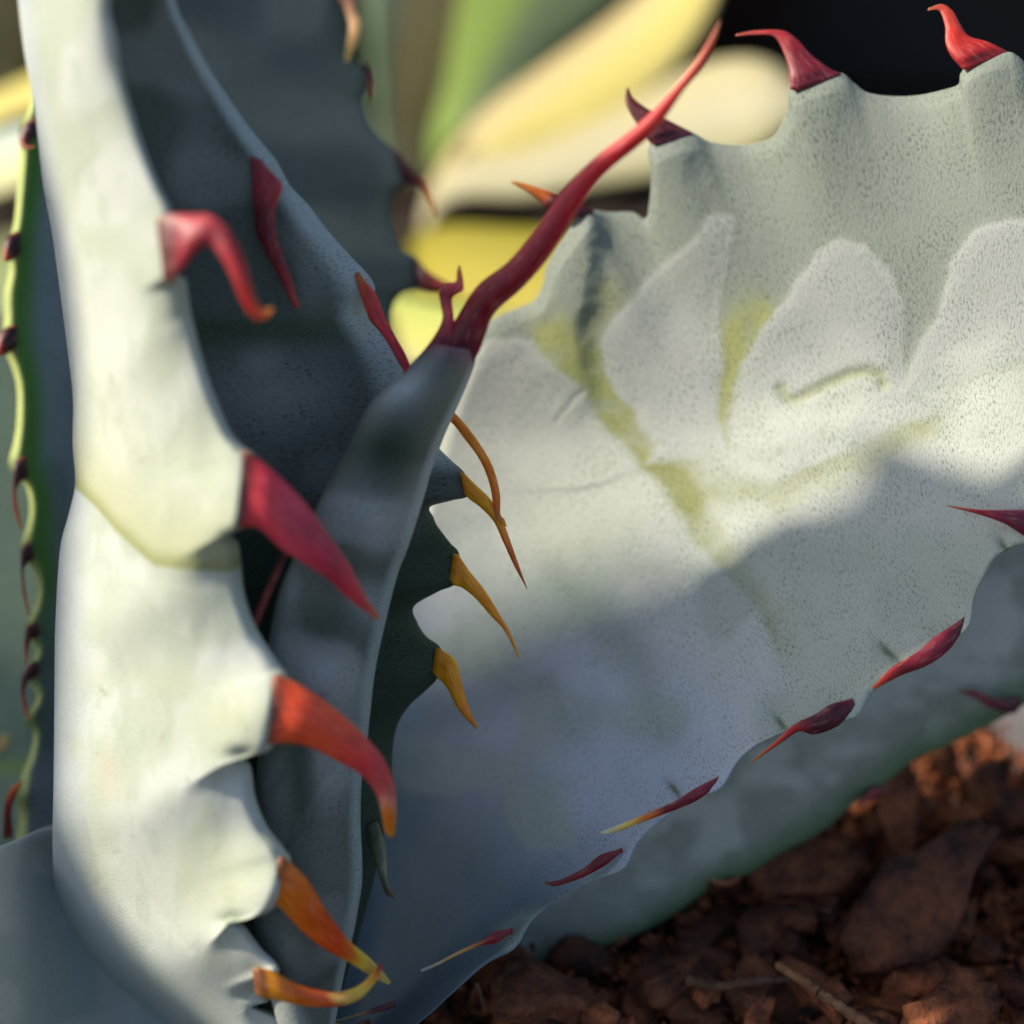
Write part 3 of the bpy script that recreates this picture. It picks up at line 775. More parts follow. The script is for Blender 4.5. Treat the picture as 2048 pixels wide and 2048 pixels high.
    for (x0, y0) in ((2004, 1098), (1772, 1302), (1560, 1450), (1350, 1585)):
        a, b = (px - x0) * .6 + (py - y0) * .8, (py - y0) * .6 - (px - x0) * .8
        c = mixc(c, GREEN * 0.5, 0.9 * np.exp(-((a / 24) ** 2 + (b / 7) ** 2)))
    return c
L_D = [(620, 2180, 27.2), (750, 2110, 27), (849, 2048, 26.9), (904, 2000, 26.8), (976, 1935, 26.75), (1030, 1884, 26.7), (1085, 1833, 26.7), (1157, 1786, 26.65), (1230, 1739, 26.6), (1284, 1685, 26.55), (1350, 1634, 26.5), (1439, 1565, 26.45), (1504, 1508, 26.4), (1560, 1478, 26.4), (1660, 1440, 26.6), (1703, 1428, 26.65), (1747, 1391, 26.75), (1800, 1362, 26.85), (1880, 1310, 27.0), (1928, 1250, 27.1), (1957, 1193, 27.15), (1978, 1157, 27.15), (2000, 1120, 27.2), (2040, 1085, 27.2), (2090, 1060, 27.2), (2160, 980, 27.2), (2260, 850, 27.2)]
M_D = [(640, 2165, 28.0), (760, 2000, 28.9), (880, 1800, 29.4), (1000, 1600, 29.5), (1150, 1400, 29.3), (1300, 1230, 29.1), (1450, 1110, 28.8), (1650, 980, 28.3), (1850, 860, 27.9), (2048, 740, 27.5), (2260, 600, 27.1)]
R_D = [(640, 2150, 28), (700, 1900, 29.3), (760, 1600, 30.1), (800, 1300, 30.3), (840, 1050, 30.2), (890, 850, 30), (930, 730, 29.9), (960, 660, 29.8), (987, 636, 29.7), (1034, 616, 29.7), (1067, 601, 29.6), (1085, 569, 29.55), (1092, 536, 29.5), (1106, 504, 29.45), (1128, 471, 29.4), (1157, 431, 29.3), (1172, 417, 29.3), (1193, 420, 29.4), (1222, 424, 29.5), (1266, 424, 29.5), (1291, 437, 29.4), (1298, 409, 29.25), (1302, 362, 29.1), (1298, 326, 29.0), (1300, 288, 28.95), (1340, 270, 28.95), (1381, 264, 29.0), (1420, 283, 29.1), (1475, 290, 29.1), (1511, 286, 29), (1544, 275, 28.85), (1565, 246, 28.7), (1576, 210, 28.6), (1580, 175, 28.5), (1630, 155, 28.5), (1680, 145, 28.55), (1710, 167, 28.6), (1736, 185, 28.6), (1783, 192, 28.6), (1837, 190, 28.5), (1891, 178, 28.3), (1917, 168, 28.2), (1922, 145, 28.1), (1950, 118, 28.05), (2011, 104, 28.0), (2036, 112, 28.0), (2080, 150, 28.1), (2150, 180, 28.0), (2260, 150, 27.7)]
def bumpy(pts, bases, amp, wid, base):
    q = catmull(pts, 400)
    t = np.gradient(q[:, :2], axis=0)
    t /= np.linalg.norm(t, axis=1)[:, None]
    nrm = np.stack([-t[:, 1], t[:, 0]], 1)
    d = np.min([np.hypot(q[:, 0] - a, q[:, 1] - b) for a, b in bases], axis=0)
    q[:, :2] += nrm * (amp * np.exp(-(d / wid) ** 2) - base)[:, None]
    q[:, 2] -= 0.16 * np.exp(-(d / wid) ** 2)
    return [tuple(v) for v in q]
L_D = bumpy(L_D, [(2060, 1075), (1926, 1248), (1700, 1420), (1432, 1568), (1234, 1722), (1014, 1880), (780, 2090)], 20, 44, 9)
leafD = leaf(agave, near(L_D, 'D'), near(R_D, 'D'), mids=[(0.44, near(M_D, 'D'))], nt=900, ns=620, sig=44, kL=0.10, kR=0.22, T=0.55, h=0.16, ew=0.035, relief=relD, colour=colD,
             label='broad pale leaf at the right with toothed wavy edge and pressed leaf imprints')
leafD['shift'] = 'D'
DR = [(0, (60, 8, 26)), (.3, (110, 14, 36)), (.7, (160, 34, 36)), (1, (186, 70, 40))]
spine(leafD, [(1180, 416), (1150, 400), (1117, 388), (1085, 377), (1049, 366), (1022, 361)], [(1158, 434), (1125, 430), (1092, 417), (1081, 402), (1056, 384), (1020, 364)], 29.2, 29.0,
      [(0, (70, 10, 26)), (.45, (80, 16, 20)), (.6, (186, 90, 20)), (1, (226, 120, 20))])
spine(leafD, [(1384, 264), (1348, 246), (1320, 231), (1290, 214), (1267, 196), (1257, 176)], [(1302, 288), (1294, 278), (1280, 257), (1260, 226), (1250, 200), (1253, 175)], 28.95, 28.9,
      [(0, (120, 50, 70)), (.1, (72, 10, 28)), (.6, (80, 18, 24)), (1, (120, 50, 36))], flat=.4)
spine(leafD, [(1682, 146), (1660, 137), (1623, 109), (1594, 78), (1565, 61), (1511, 61), (1473, 68)], [(1580, 178), (1577, 140), (1566, 103), (1550, 75), (1530, 70), (1505, 70), (1471, 72)], 28.5, 28.6,
      [(0, (112, 24, 44)), (.3, (120, 22, 38)), (.6, (160, 34, 46)), (1, (206, 60, 50))], flat=.4)
spine(leafD, [(2016, 103), (1978, 84), (1939, 72), (1920, 47), (1906, 22), (1884, 8), (1857, 16)], [(1924, 138), (1902, 112), (1891, 87), (1890, 54), (1882, 27), (1874, 20), (1855, 21)], 28.05, 28.2,
      [(0, (140, 24, 34)), (.3, (176, 36, 30)), (.6, (196, 50, 34)), (1, (200, 70, 50))], flat=.4)
spine(leafD, [(2090, 1016), (2048, 1019), (2000, 1020), (1950, 1018), (1894, 1010)], [(2100, 1100), (2048, 1072), (2010, 1048), (1960, 1030), (1895, 1013)], 27.1, 26.7,
      [(0, (96, 30, 56)), (.4, (110, 30, 56)), (.7, (140, 30, 50)), (1, (186, 60, 56))])
spine(leafD, [(1921, 1240), (1870, 1273), (1837, 1302), (1783, 1335), (1744, 1375)], [(1926, 1258), (1899, 1299), (1855, 1331), (1800, 1352), (1748, 1379)], 26.95, 26.5,
      [(0, (84, 14, 42)), (.3, (130, 30, 54)), (.7, (112, 12, 30)), (1, (200, 50, 24))])
spine(leafD, [(1693, 1400), (1660, 1409), (1631, 1428), (1587, 1449), (1551, 1482), (1502, 1523)], [(1702, 1424), (1676, 1452), (1630, 1469), (1598, 1463), (1565, 1484), (1504, 1526)], 26.5, 26.2,
      [(0, (76, 10, 34)), (.35, (72, 5, 27)), (.6, (150, 22, 28)), (.85, (200, 50, 20)), (1, (220, 100, 26))])
spine(leafD, [(1430, 1556), (1390, 1577), (1350, 1602), (1302, 1623), (1248, 1645), (1200, 1664)], [(1433, 1572), (1396, 1600), (1355, 1618), (1284, 1645), (1232, 1665), (1201, 1668)], 26.35, 26.1,
      [(0, (120, 24, 56)), (.25, (104, 12, 34)), (.45, (96, 10, 22)), (.6, (226, 110, 20)), (.75, (240, 190, 100)), (1, (240, 220, 180))])
spine(leafD, [(1233, 1700), (1200, 1710), (1168, 1736), (1128, 1756), (1103, 1763), (1089, 1762)], [(1235, 1711), (1215, 1728), (1182, 1747), (1150, 1761), (1114, 1772), (1092, 1770)], 26.5, 26.3,
      [(0, (96, 14, 34)), (.5, (104, 13, 30)), (1, (96, 28, 36))])
spine(leafD, [(1014, 1858), (987, 1864), (962, 1881), (922, 1899), (875, 1924), (840, 1939)], [(1014, 1872), (990, 1887), (958, 1893), (911, 1913), (867, 1935), (843, 1944)], 26.6, 26.4,
      [(0, (120, 24, 44)), (.25, (130, 30, 36)), (.38, (200, 110, 60)), (.7, (220, 160, 110)), (1, (196, 180, 160))])
spine(leafD, [(778, 2004), (756, 2012), (728, 2022), (690, 2034), (664, 2041)], [(780, 2018), (752, 2026), (726, 2030), (690, 2040), (666, 2045)], 26.75, 26.5,
      [(0, (70, 30, 34)), (.3, (80, 36, 36)), (.45, (130, 100, 76)), (1, (150, 126, 96))])

# --- leaf E: the lower leaf under D, above the soil
def colE(px, py, s, t):
    c = flat((0.36, 0.385, 0.355), px)
    k = vnoise(px / 90, py / 70, 33) * .65 + vnoise(px / 34, py / 30, 34) * .35
    c = mixc(c, (0.56, 0.58, 0.555), sstep((k - .36) / .3))
    c = c * np.array([1.1, 1.03, 0.94])
    c = mixc(c, (0.09, 0.17, 0.06), 0.85 * np.exp(-(s / 0.13) ** 2))
    return c
L_E = [(860, 2200, 28.9), (935, 2110, 29.2), (952, 2040, 29.5), (985, 1985, 29.9), (1067, 1942, 30.2), (1157, 1913, 30.4), (1266, 1873, 30.6), (1350, 1828, 30.8), (1435, 1768, 31), (1500, 1747, 31), (1551, 1714, 31.1), (1649, 1660, 31.2), (1705, 1610, 31.2), (1757, 1578, 31.2), (1830, 1520, 31.3), (1891, 1493, 31.3), (1964, 1457, 31.2), (2018, 1428, 31.2), (2060, 1400, 31.2), (2120, 1330, 31.2), (2200, 1250, 31.2)]
R_E = [(760, 2100, 29.6), (900, 1850, 30.4), (1100, 1650, 30.8), (1300, 1500, 31), (1500, 1330, 31.2), (1700, 1180, 31.4), (1900, 1000, 31.6), (2100, 850, 31.8), (2250, 750, 32)]
leafE = leaf(agave, L_E, R_E, nt=260, ns=120, sig=30, kL=0.2, bulge=-0.25, T=0.6, h=0.25, ew=0.10, colour=colE, label='lowest grey green leaf resting above the bark')
spine(leafE, [(2036, 1392), (2010, 1400), (1985, 1394), (1950, 1381), (1920, 1379)], [(2022, 1428), (2000, 1422), (1975, 1412), (1945, 1394), (1921, 1386)], 31.0, 30.6,
      [(0, (80, 34, 50)), (.4, (110, 30, 44)), (1, (120, 44, 56))])
spine(leafE, [(1762, 1572), (1745, 1574), (1728, 1590), (1712, 1612)], [(1766, 1590), (1750, 1596), (1736, 1602), (1716, 1616)], 31.1, 30.9, [(0, (110, 40, 44)), (1, (150, 50, 56))])
spine(leafE, [(1474, 1752), (1460, 1760), (1445, 1762), (1420, 1756)], [(1470, 1768), (1456, 1772), (1440, 1770), (1422, 1762)], 30.9, 30.7, [(0, (160, 70, 40)), (1, (206, 120, 90))])
spine(leafE, [(1160, 1905), (1145, 1925), (1130, 1945), (1118, 1962)], [(1172, 1915), (1158, 1932), (1142, 1952), (1124, 1968)], 30.5, 30.2, [(0, (150, 70, 60)), (1, (226, 150, 150))])

# --- leaf F: the dark leaf at the far left with a bright edge
def colF(px, py, s, t):
    c = flat((0.20, 0.27, 0.26), px)
    k = vnoise(px / 90, py / 110, 41)
    c = mixc(c, (0.30, 0.36, 0.38), sstep((k - .4) / .3))
    c = mixc(c, (0.11, 0.30, 0.04), 0.95 * np.exp(-(np.clip(s - .12, 0, None) / 0.12) ** 2) * sstep((1400 - py) / 300))
    c = mixc(c, (0.52, 0.57, 0.20), 1.0 * np.exp(-(s / 0.075) ** 4))
    for (x0, y0) in _bx:
        c = mixc(c, (0.10, 0.16, 0.06), 0.85 * np.exp(-((px - x0) / 30) ** 2 - ((py - y0) / 26) ** 2))
    return c
L_F = [(62, -200), (70, 0), (64, 150), (50, 239), (36, 310), (28, 394), (22, 460), (16, 526), (3, 588), (6, 650), (12, 712), (28, 774), (28, 844), (20, 914), (36, 950), (48, 975), (54, 1022), (45, 1085), (60, 1130), (70, 1185), (56, 1245), (66, 1285), (68, 1315), (58, 1350), (68, 1395), (57, 1442), (66, 1462), (50, 1519), (38, 1550), (42, 1590), (35, 1640), (28, 1690), (30, 1800), (60, 1900), (150, 2050), (300, 2200)]
L_F = [(a, b, 30.2 - (0 if b < 1500 else (b - 1500) / 700 * 2.2)) for a, b in L_F]
R_F = [(260, -200, 32.5), (260, 300, 33), (280, 800, 33.2), (300, 1300, 33.2), (320, 1700, 32.5), (350, 2000, 31), (420, 2200, 29.5)]
_bx = [(50, 262), (18, 495), (6, 680), (30, 938), (50, 1105), (58, 1262), (58, 1342), (57, 1442), (36, 1600)]
L_F = bumpy(L_F, _bx, 13, 30, 5)
leafF = leaf(agave, L_F, R_F, nt=420, ns=110, sig=40, kL=0.3, T=1.5, h=0.7, ew=0.085, colour=colF, mat=M_LEAF_IN, label='dark green leaf at the far left with a bright scalloped edge')
leafF['rim'] = 0.2
DK = [(0, (50, 14, 20)), (.35, (60, 16, 22)), (.6, (130, 40, 26)), (1, (196, 80, 36))]
for tp, bt in (([(66, 236), (48, 250), (38, 276), (50, 300), (74, 290)], [(76, 272), (64, 278), (56, 286), (60, 292), (76, 290)]),
               ([(30, 464), (12, 476), (6, 505), (8, 522)], [(34, 512), (24, 520), (14, 524), (10, 524)]),
               ([(24, 650), (2, 662), (-8, 690), (-8, 708)], [(26, 700), (16, 708), (4, 712), (-4, 710)]),
               ([(42, 914), (28, 928), (25, 980), (28, 1020), (42, 1060)], [(48, 960), (40, 966), (33, 985), (37, 1020), (46, 1057)]),
               ([(52, 1086), (42, 1100), (42, 1140), (46, 1190), (57, 1233)], [(62, 1122), (54, 1128), (48, 1145), (53, 1190), (61, 1230)]),
               ([(62, 1246), (52, 1256), (48, 1290), (50, 1330)], [(72, 1275), (62, 1280), (57, 1300), (54, 1330)]),
               ([(62, 1326), (46, 1345), (42, 1380), (47, 1420), (57, 1442)], [(72, 1352), (58, 1362), (50, 1385), (55, 1415), (61, 1440)])):
    spine(leafF, tp, bt, 30.1, 29.9, DK, n=28, m=10)
spine(leafF, [(6, 1668), (9, 1612), (20, 1578), (43, 1561)], [(26, 1664), (23, 1622), (32, 1592), (45, 1567)], 29.6, 29.4, [(0, (50, 10, 20)), (.5, (110, 24, 26)), (1, (230, 110, 30))])

# --- leaf G: the blue grey leaf behind, top
def colG(px, py, s, t):
    c = flat((0.12, 0.15, 0.15), px)
    k = vnoise(px / 120, py / 120, 51)
    c = mixc(c, (0.21, 0.235, 0.22), sstep((k - .4) / .3))
    c = c * np.array([1.1, 1.05, 0.92])
    c = mixc(c, (0.13, 0.18, 0.12), 0.6 * np.exp(-((1 - s) / 0.09) ** 2) * sstep(vnoise(px / 60, py / 60, 52) * 2 - .5))
    return c
L_G = [(250, -200, 30.5), (300, 0, 31), (330, 200, 31.5), (400, 500, 31.8), (480, 800, 31.8), (560, 1100, 31.0), (600, 1500, 30.2)]
R_G = [(640, -200), (668, -60), (690, 0), (706, 50), (708, 110), (722, 135), (738, 150), (739, 178), (730, 196), (737, 235), (759, 275), (795, 306), (814, 335), (820, 362), (806, 375), (788, 391), (782, 417), (791, 471), (806, 500), (838, 520), (840, 573), (806, 587), (788, 609), (784, 638), (790, 700), (800, 800), (780, 1000), (700, 1300), (660, 1500)]
R_G = [(a, b, 33.3 - (0 if b < 700 else (b - 700) / 800 * 2)) for a, b in R_G]
leafG = leaf(agave, L_G, R_G, nt=300, ns=110, sig=34, kR=0.4, bulge=-0.2, T=0.6, h=0.25, ew=0.08, colour=colG, mat=M_LEAF_IN, label='blurred blue grey leaf behind the dark leaf at the top')
spine(leafG, [(708, -14), (712, 20), (722, 47), (715, 85), (697, 126)], [(672, -10), (688, 20), (697, 50), (692, 90), (689, 122)], 33.0, 32.4, [(0, (190, 120, 90)), (.4, (236, 170, 120)), (1, (240, 176, 80))])
spine(leafG, [(744, 138), (748, 160), (747, 198)], [(728, 140), (736, 170), (743, 198)], 33.2, 33, [(0, (50, 30, 36)), (.5, (120, 50, 40)), (1, (220, 130, 80))], n=24, m=10)
spine(leafG, [(798, 306), (830, 345), (853, 362), (866, 400), (872, 431)], [(814, 370), (836, 371), (850, 385), (859, 410), (867, 433)], 33.1, 33.0, [(0, (56, 20, 36)), (.35, (110, 30, 36)), (.55, (200, 120, 60)), (1, (240, 170, 70))])
spine(leafG, [(836, 520), (860, 545), (889, 562), (912, 574)], [(838, 578), (860, 582), (885, 582), (910, 578)], 33.1, 33.0, [(0, (66, 30, 40)), (.4, (130, 40, 36)), (1, (140, 50, 40))])

# --- leaf I: the low leaf at the bottom left
def colI(px, py, s, t):
    c = flat((0.36, 0.41, 0.40), px)
    return mixc(c, (0.45, 0.48, 0.47), sstep((vnoise(px / 80, py / 80, 61) - .4) / .3))
L_I = [(-260, 1790, 24.6), (-150, 1750, 25.2), (-50, 1715, 26), (0, 1692, 26.6), (31, 1680, 27.1), (65, 1664, 27.7), (105, 1650, 28.4), (180, 1640, 29), (300, 1660, 29.3), (420, 1750, 29.2), (560, 1950, 28.8)]
R_I = [(-260, 2200, 23), (-150, 2220, 23.6), (-50, 2230, 24.2), (50, 2240, 25.4), (150, 2250, 27), (250, 2260, 28.2), (350, 2270, 28.6), (450, 2270, 28.4), (520, 2260, 28), (600, 2240, 27.8)]
leafI = leaf(agave, L_I, R_I, nt=220, ns=160, sig=20, bulge=-0.2, T=0.5, h=0.3, ew=0.05, colour=colI, mat=M_LEAF_A, label='low blue grey leaf curving round the foot of the front leaf')

# --- leaf N: the grey green leaf behind at the left edge
def colN(px, py, s, t):
    c = flat((0.30, 0.37, 0.27), px)
    return mixc(c, (0.42, 0.50, 0.14), np.exp(-(((py - 1535)) / 14.0) ** 2))
leafN = leaf(agave, [(-420, 560, 36), (-400, 900, 35.5), (-380, 1250, 35), (-340, 1500, 34.5), (-240, 1800, 32), (0, 2150, 29.5)],
             [(40, 660, 38), (90, 900, 37.5), (110, 1200, 37), (80, 1540, 36), (160, 1900, 33), (300, 2160, 30)], nt=120, ns=60, sig=20, T=0.6, h=0.2, colour=colN, label='grey green leaf behind at the left edge')
spine(leafN, [(-30, 1490), (-5, 1478), (10, 1470), (18, 1470)], [(-30, 1520), (0, 1503), (12, 1492), (18, 1475)], 35.6, 35.2, [(0, (200, 130, 70)), (1, (246, 200, 130))], n=20, m=10)

# ------------------------------------------------------------------ plants behind
def var_leaf(parent, L, R, cols, label=None, T=1.2, bulge=0.6):
    def cf(px, py, s, t):
        ss = [a for a, _ in cols]
        cc = np.array([c for _, c in cols])
        return np.stack([np.interp(s, ss, cc[:, k]) for k in range(3)], -1)
    return leaf(parent, L, R, nt=90, ns=60, sig=20, bulge=bulge, T=T, h=0.4, ew=0.1, colour=cf, mat=M_LEAF_BG, label=label)
CREAM, YELL, GRN, DGR, TAN = (0.52, 0.43, 0.21), (0.53, 0.45, 0.13), (0.19, 0.28, 0.05), (0.11, 0.15, 0.08), (0.50, 0.38, 0.19)
base_v = P(900, 640, 76)
vag = empty('variegated_agave', (base_v[0], base_v[1], 0))
tag(vag, 'blurred yellow edged agave with green striped leaves beyond the red spine', 'agave')
dv = 76
var_leaf(vag, [(720, -400, dv), (735, 0, dv + 2), (745, 160, dv + 4), (765, 330, dv + 6), (840, 620, dv + 6)], [(1000, -400, dv + 2), (918, 0, dv + 4), (890, 160, dv + 6), (860, 310, dv + 8), (890, 620, dv + 8)],
         [(0, (0.24, 0.34, 0.20)), (.2, (0.30, 0.38, 0.24)), (.4, CREAM), (1, CREAM)], 'upright cream edged leaf')
var_leaf(vag, [(980, -400, dv + 9), (890, 0, dv + 10), (868, 140, dv + 10), (855, 290, dv + 10), (870, 620, dv + 8)], [(1560, -400, dv + 6), (1260, -20, dv + 7), (1110, 120, dv + 8), (960, 280, dv + 8), (900, 620, dv + 8)],
         [(0, GRN), (.35, GRN), (.55, DGR), (1, DGR)], 'dark green inner leaf')
var_leaf(vag, [(1480, -330, dv - 2), (1370, -110, dv), (1240, 20, dv + 1), (1090, 130, dv + 2), (950, 240, dv + 3), (850, 400, dv + 5), (850, 620, dv + 5)], [(1490, -320, dv - 4), (1440, -20, dv - 3), (1340, 150, dv - 2), (1200, 260, dv - 1), (1060, 330, dv + 1), (900, 410, dv + 3), (870, 640, dv + 4)],
         [(0, TAN), (.2, CREAM), (.5, YELL), (.8, YELL), (1, CREAM)], 'broad sunlit yellow leaf')
var_leaf(vag, [(1640, 200, dv - 10), (1530, 120, dv - 9), (1400, 130, dv - 7), (1250, 210, dv - 5), (1060, 290, dv - 3), (880, 350, dv), (800, 600, dv + 2)], [(1642, 210, dv - 11), (1540, 290, dv - 11), (1420, 340, dv - 9), (1250, 370, dv - 7), (1060, 400, dv - 5), (880, 420, dv - 2), (810, 640, dv)],
         [(0, (0.46, 0.40, 0.22)), (.5, (0.45, 0.41, 0.28)), (1, (0.30, 0.28, 0.14))], 'low pale cream leaf')
var_leaf(vag, [(1400, 520, dv - 18), (1250, 470, dv - 16), (1030, 455, dv - 13), (860, 455, dv - 9), (790, 530, dv - 5)], [(1410, 560, dv - 19), (1250, 650, dv - 18), (1030, 640, dv - 15), (860, 590, dv - 11), (790, 620, dv - 7)],
         [(0, (0.24, 0.21, 0.02)), (.7, (0.40, 0.33, 0.04)), (1, (0.5, 0.42, 0.1))], 'lowest yellow leaf')
var_leaf(vag, [(1100, 650, dv - 22), (960, 620, dv - 20), (850, 600, dv - 16), (700, 560, dv - 10)], [(1100, 800, dv - 24), (960, 790, dv - 22), (850, 750, dv - 18), (700, 690, dv - 12)],
         [(0, (0.34, 0.40, 0.10)), (.6, (0.50, 0.47, 0.14)), (1, (0.5, 0.48, 0.3))], 'yellow green leaf near the ground')
base_w = P(-60, 420, 76)
vaw = empty('variegated_agave', (base_w[0], base_w[1], 0))
tag(vaw, 'blurred yellow and tan leaved plant at the top left edge', 'plant')
dw = 70
var_leaf(vaw, [(-420, -200, dw), (-300, 0, dw + 2), (-220, 160, dw + 4), (-150, 330, dw + 6), (-80, 560, dw + 7)], [(260, -240, dw + 2), (160, -60, dw + 4), (110, 60, dw + 6), (40, 180, dw + 7), (-40, 560, dw + 8)],
         [(0, TAN), (.6, CREAM), (.85, TAN), (1, YELL)], 'tan leaf')
var_leaf(vaw, [(240, 60, dw - 6), (140, 110, dw - 4), (60, 150, dw - 2), (-60, 240, dw), (-90, 560, dw + 3)], [(260, 190, dw - 8), (150, 210, dw - 6), (60, 225, dw - 4), (-50, 300, dw - 2), (-70, 560, dw + 2)],
         [(0, YELL), (.5, YELL), (1, (0.6, 0.5, 0.14))], 'yellow leaf')
var_leaf(vaw, [(240, 230, dw - 12), (140, 240, dw - 10), (40, 250, dw - 7), (-60, 320, dw - 3), (-90, 600, dw)], [(250, 360, dw - 14), (140, 370, dw - 12), (40, 380, dw - 9), (-60, 440, dw - 5), (-80, 640, dw - 2)],
         [(0, (0.36, 0.46, 0.46)), (.5, (0.6, 0.58, 0.36)), (1, (0.46, 0.44, 0.22))], 'pale leaf')
var_leaf(vaw, [(240, 440, dw - 18), (120, 450, dw - 16), (20, 460, dw - 13), (-60, 480, dw - 8)], [(250, 600, dw - 20), (120, 620, dw - 18), (20, 640, dw - 15), (-60, 660, dw - 10)],
         [(0, (0.06, 0.07, 0.02)), (.4, (0.2, 0.24, 0.1)), (1, (0.2, 0.24, 0.16))], 'dull green leaf')

# an invented agave out of frame at the left, added to shade this one's foot
def shade_agave():
    root = empty('agave', (-0.46, 0.24, 0))  # root of the added, unseen shading agave
    tag(root, 'added unseen agave left of the picture, placed to shade the foot of the grey agave', 'agave')
    def slab(x, pts, lean, label):
        q = catmull(pts, 140)
        n = len(q)
        rows = []
        for u in np.linspace(0, 1, 9):                     # from the foot up to the toothed edge
            z = q[:, 1] * u
            y = 0.24 + (q[:, 0] - 0.24) * (0.45 + 0.55 * u ** 0.6)
            rows.append(np.stack([x + lean * u + 0.02 * np.cos((q[:, 0] - .24) * 9), y, z], 1))
        R = np.array(rows)
        th = 0.010 * np.sqrt(1 - np.linspace(0, .97, 9) ** 2)[:, None, None] * np.array([1.0, 0, 0])
        V = np.concatenate([(R - th).reshape(-1, 3), (R + th).reshape(-1, 3)])
        i = np.arange(9 * n).reshape(9, n); j = i + 9 * n
        f = lambda a: np.stack([a[:-1, :-1], a[1:, :-1], a[1:, 1:], a[:-1, 1:]], 2).reshape(-1, 4)
        e = np.stack([i[-1, :-1], i[-1, 1:], j[-1, 1:], j[-1, :-1]], 1)
        o = make_mesh('leaf', V, np.vstack([f(i), f(j)[:, ::-1], e]), flat(PALE * .8, np.zeros(len(V))), V[:, 1:] * 100, M_LEAF, root)
        o.location = -root.location
        o['label'] = label
    slab(-0.42, SHADE_EDGE, 0.02, 'added leaf, its toothed edge shaped to cast the shadow')
    slab(-0.50, [(0.02, .16), (.10, .20), (.2, .22), (.3, .24), (.4, .2)], 0.0, 'added lower shading leaf')
SHADE_EDGE = [(.04, .18), (.08, .215), (.10, .205), (.13, .238), (.150, .228), (.168, .256), (.18, .254), (.192, .274), (.204, .272), (.22, .312), (.234, .343), (.243, .372), (.251, .39), (.257, .402), (.266, .402), (.271, .366), (.275, .31), (.281, .27), (.30, .22), (.33, .2), (.40, .16)]
shade_agave()

# a brown pot half seen behind
def lathe(name, prof, loc, mat, seg=64):
    prof = np.array(prof); n = len(prof)
    a = np.linspace(0, 2 * np.pi, seg, endpoint=False)
    V = np.stack([prof[:, None, 0] * np.cos(a), prof[:, None, 0] * np.sin(a), np.broadcast_to(prof[:, None, 1], (n, seg))], 2).reshape(-1, 3)
    idx = np.arange(n * seg).reshape(n, seg); nx = np.roll(idx, -1, 1)
    q = np.stack([idx[:-1], nx[:-1], nx[1:], idx[1:]], 2).reshape(-1, 4)
    o = make_mesh(name, V, q, mat=mat)
    o.location = loc
    return o
pp = P(1420, 60, 92)
pot = lathe('plant_pot', [(0.001, 0), (0.045, 0), (0.062, 0.10), (0.070, 0.10), (0.072, 0.125), (0.064, 0.127), (0.058, 0.10), (0.04, 0.09), (0.001, 0.09)], (pp[0], pp[1], -0.006), M_POT)
tag(pot, 'dark brown pot blurred behind the tip of the longest red spine', 'pot')

# ------------------------------------------------------------------ bark, crumbs, twigs
def chip_mesh(seed, L, W, H):
    r = np.random.default_rng(seed)
    bm = bmesh.new()
    bmesh.ops.create_cube(bm, size=1)
    bmesh.ops.subdivide_edges(bm, edges=bm.edges[:], cuts=4, use_grid_fill=True)
    ph = r.random(6) * 6
    for v in bm.verts:
        x, y, z = v.co
        tp = 1 - 0.5 * abs(2 * x) ** 1.6 * r.uniform(.6, 1.2)
        y *= tp * (1 + .25 * math.sin(5 * x + ph[0])); z *= (0.7 + .3 * tp) * (1 + .3 * math.sin(7 * x + 4 * y + ph[1]))
        z += 0.12 * math.sin(3 * x + ph[2]); y += 0.10 * math.sin(4 * x + ph[3])
        v.co = Vector((x * L + r.normal() * .03 * L, y * W + r.normal() * .05 * W, z * H + r.normal() * .06 * H))
    me = bpy.data.meshes.new('bark_chip')
    bmesh.ops.recalc_face_normals(bm, faces=bm.faces)
    for f in bm.faces:
        f.smooth = True
    bm.to_mesh(me); bm.free()
    me.materials.append(M_BARK)
    return me
def place(me, name, px, py, z, ang, tilt, roll, scale=1.0):
    o = bpy.data.objects.new(name, me)
    COL.objects.link(o)
    o.location = ground_at(px, py, z)
    o.rotation_euler = (roll, tilt, ang)
    o.scale = (scale,) * 3
    return o
GB = 'bark chips on the soil'
o = place(chip_mesh(1, 0.042, 0.016, 0.009), 'bark_chip', 1840, 1790, 0.012, math.radians(38), math.radians(-12), math.radians(20))
tag(o, 'largest reddish bark chip, lying aslant at the bottom right', 'bark chip', GB)
o = place(chip_mesh(2, 0.022, 0.008, 0.007), 'bark_chip', 1800, 1630, 0.010, math.radians(70), math.radians(-30), 0.2)
tag(o, 'upright narrow orange bark chip just under the lowest leaf', 'bark chip', GB)
o = place(chip_mesh(3, 0.024, 0.014, 0.008), 'bark_chip', 1610, 1745, 0.008, math.radians(25), math.radians(-8), 0.1)
tag(o, 'flat red brown bark chip touching the green leaf edge', 'bark chip', GB)
o = place(chip_mesh(4, 0.020, 0.010, 0.008), 'bark_chip', 1900, 2030, 0.010, math.radians(20), 0.1, -0.2)
tag(o, 'pale tipped bark chip at the bottom edge below the largest chip', 'bark chip', GB)
o = place(chip_mesh(5, 0.018, 0.010, 0.008), 'bark_chip', 2000, 1600, 0.010, math.radians(100), -0.3, 0.3)
tag(o, 'orange flecked bark chip at the right edge beside the pale rim', 'bark chip', GB)
o = place(chip_mesh(6, 0.020, 0.012, 0.008), 'bark_chip', 1080, 2000, 0.008, math.radians(10), 0.1, 0.1)
tag(o, 'rust coloured bark chip nearest the foot of the agave', 'bark chip', GB)
small = [chip_mesh(20 + k, RNG.uniform(.008, .018), RNG.uniform(.005, .009), RNG.uniform(.003, .006)) for k in range(10)]
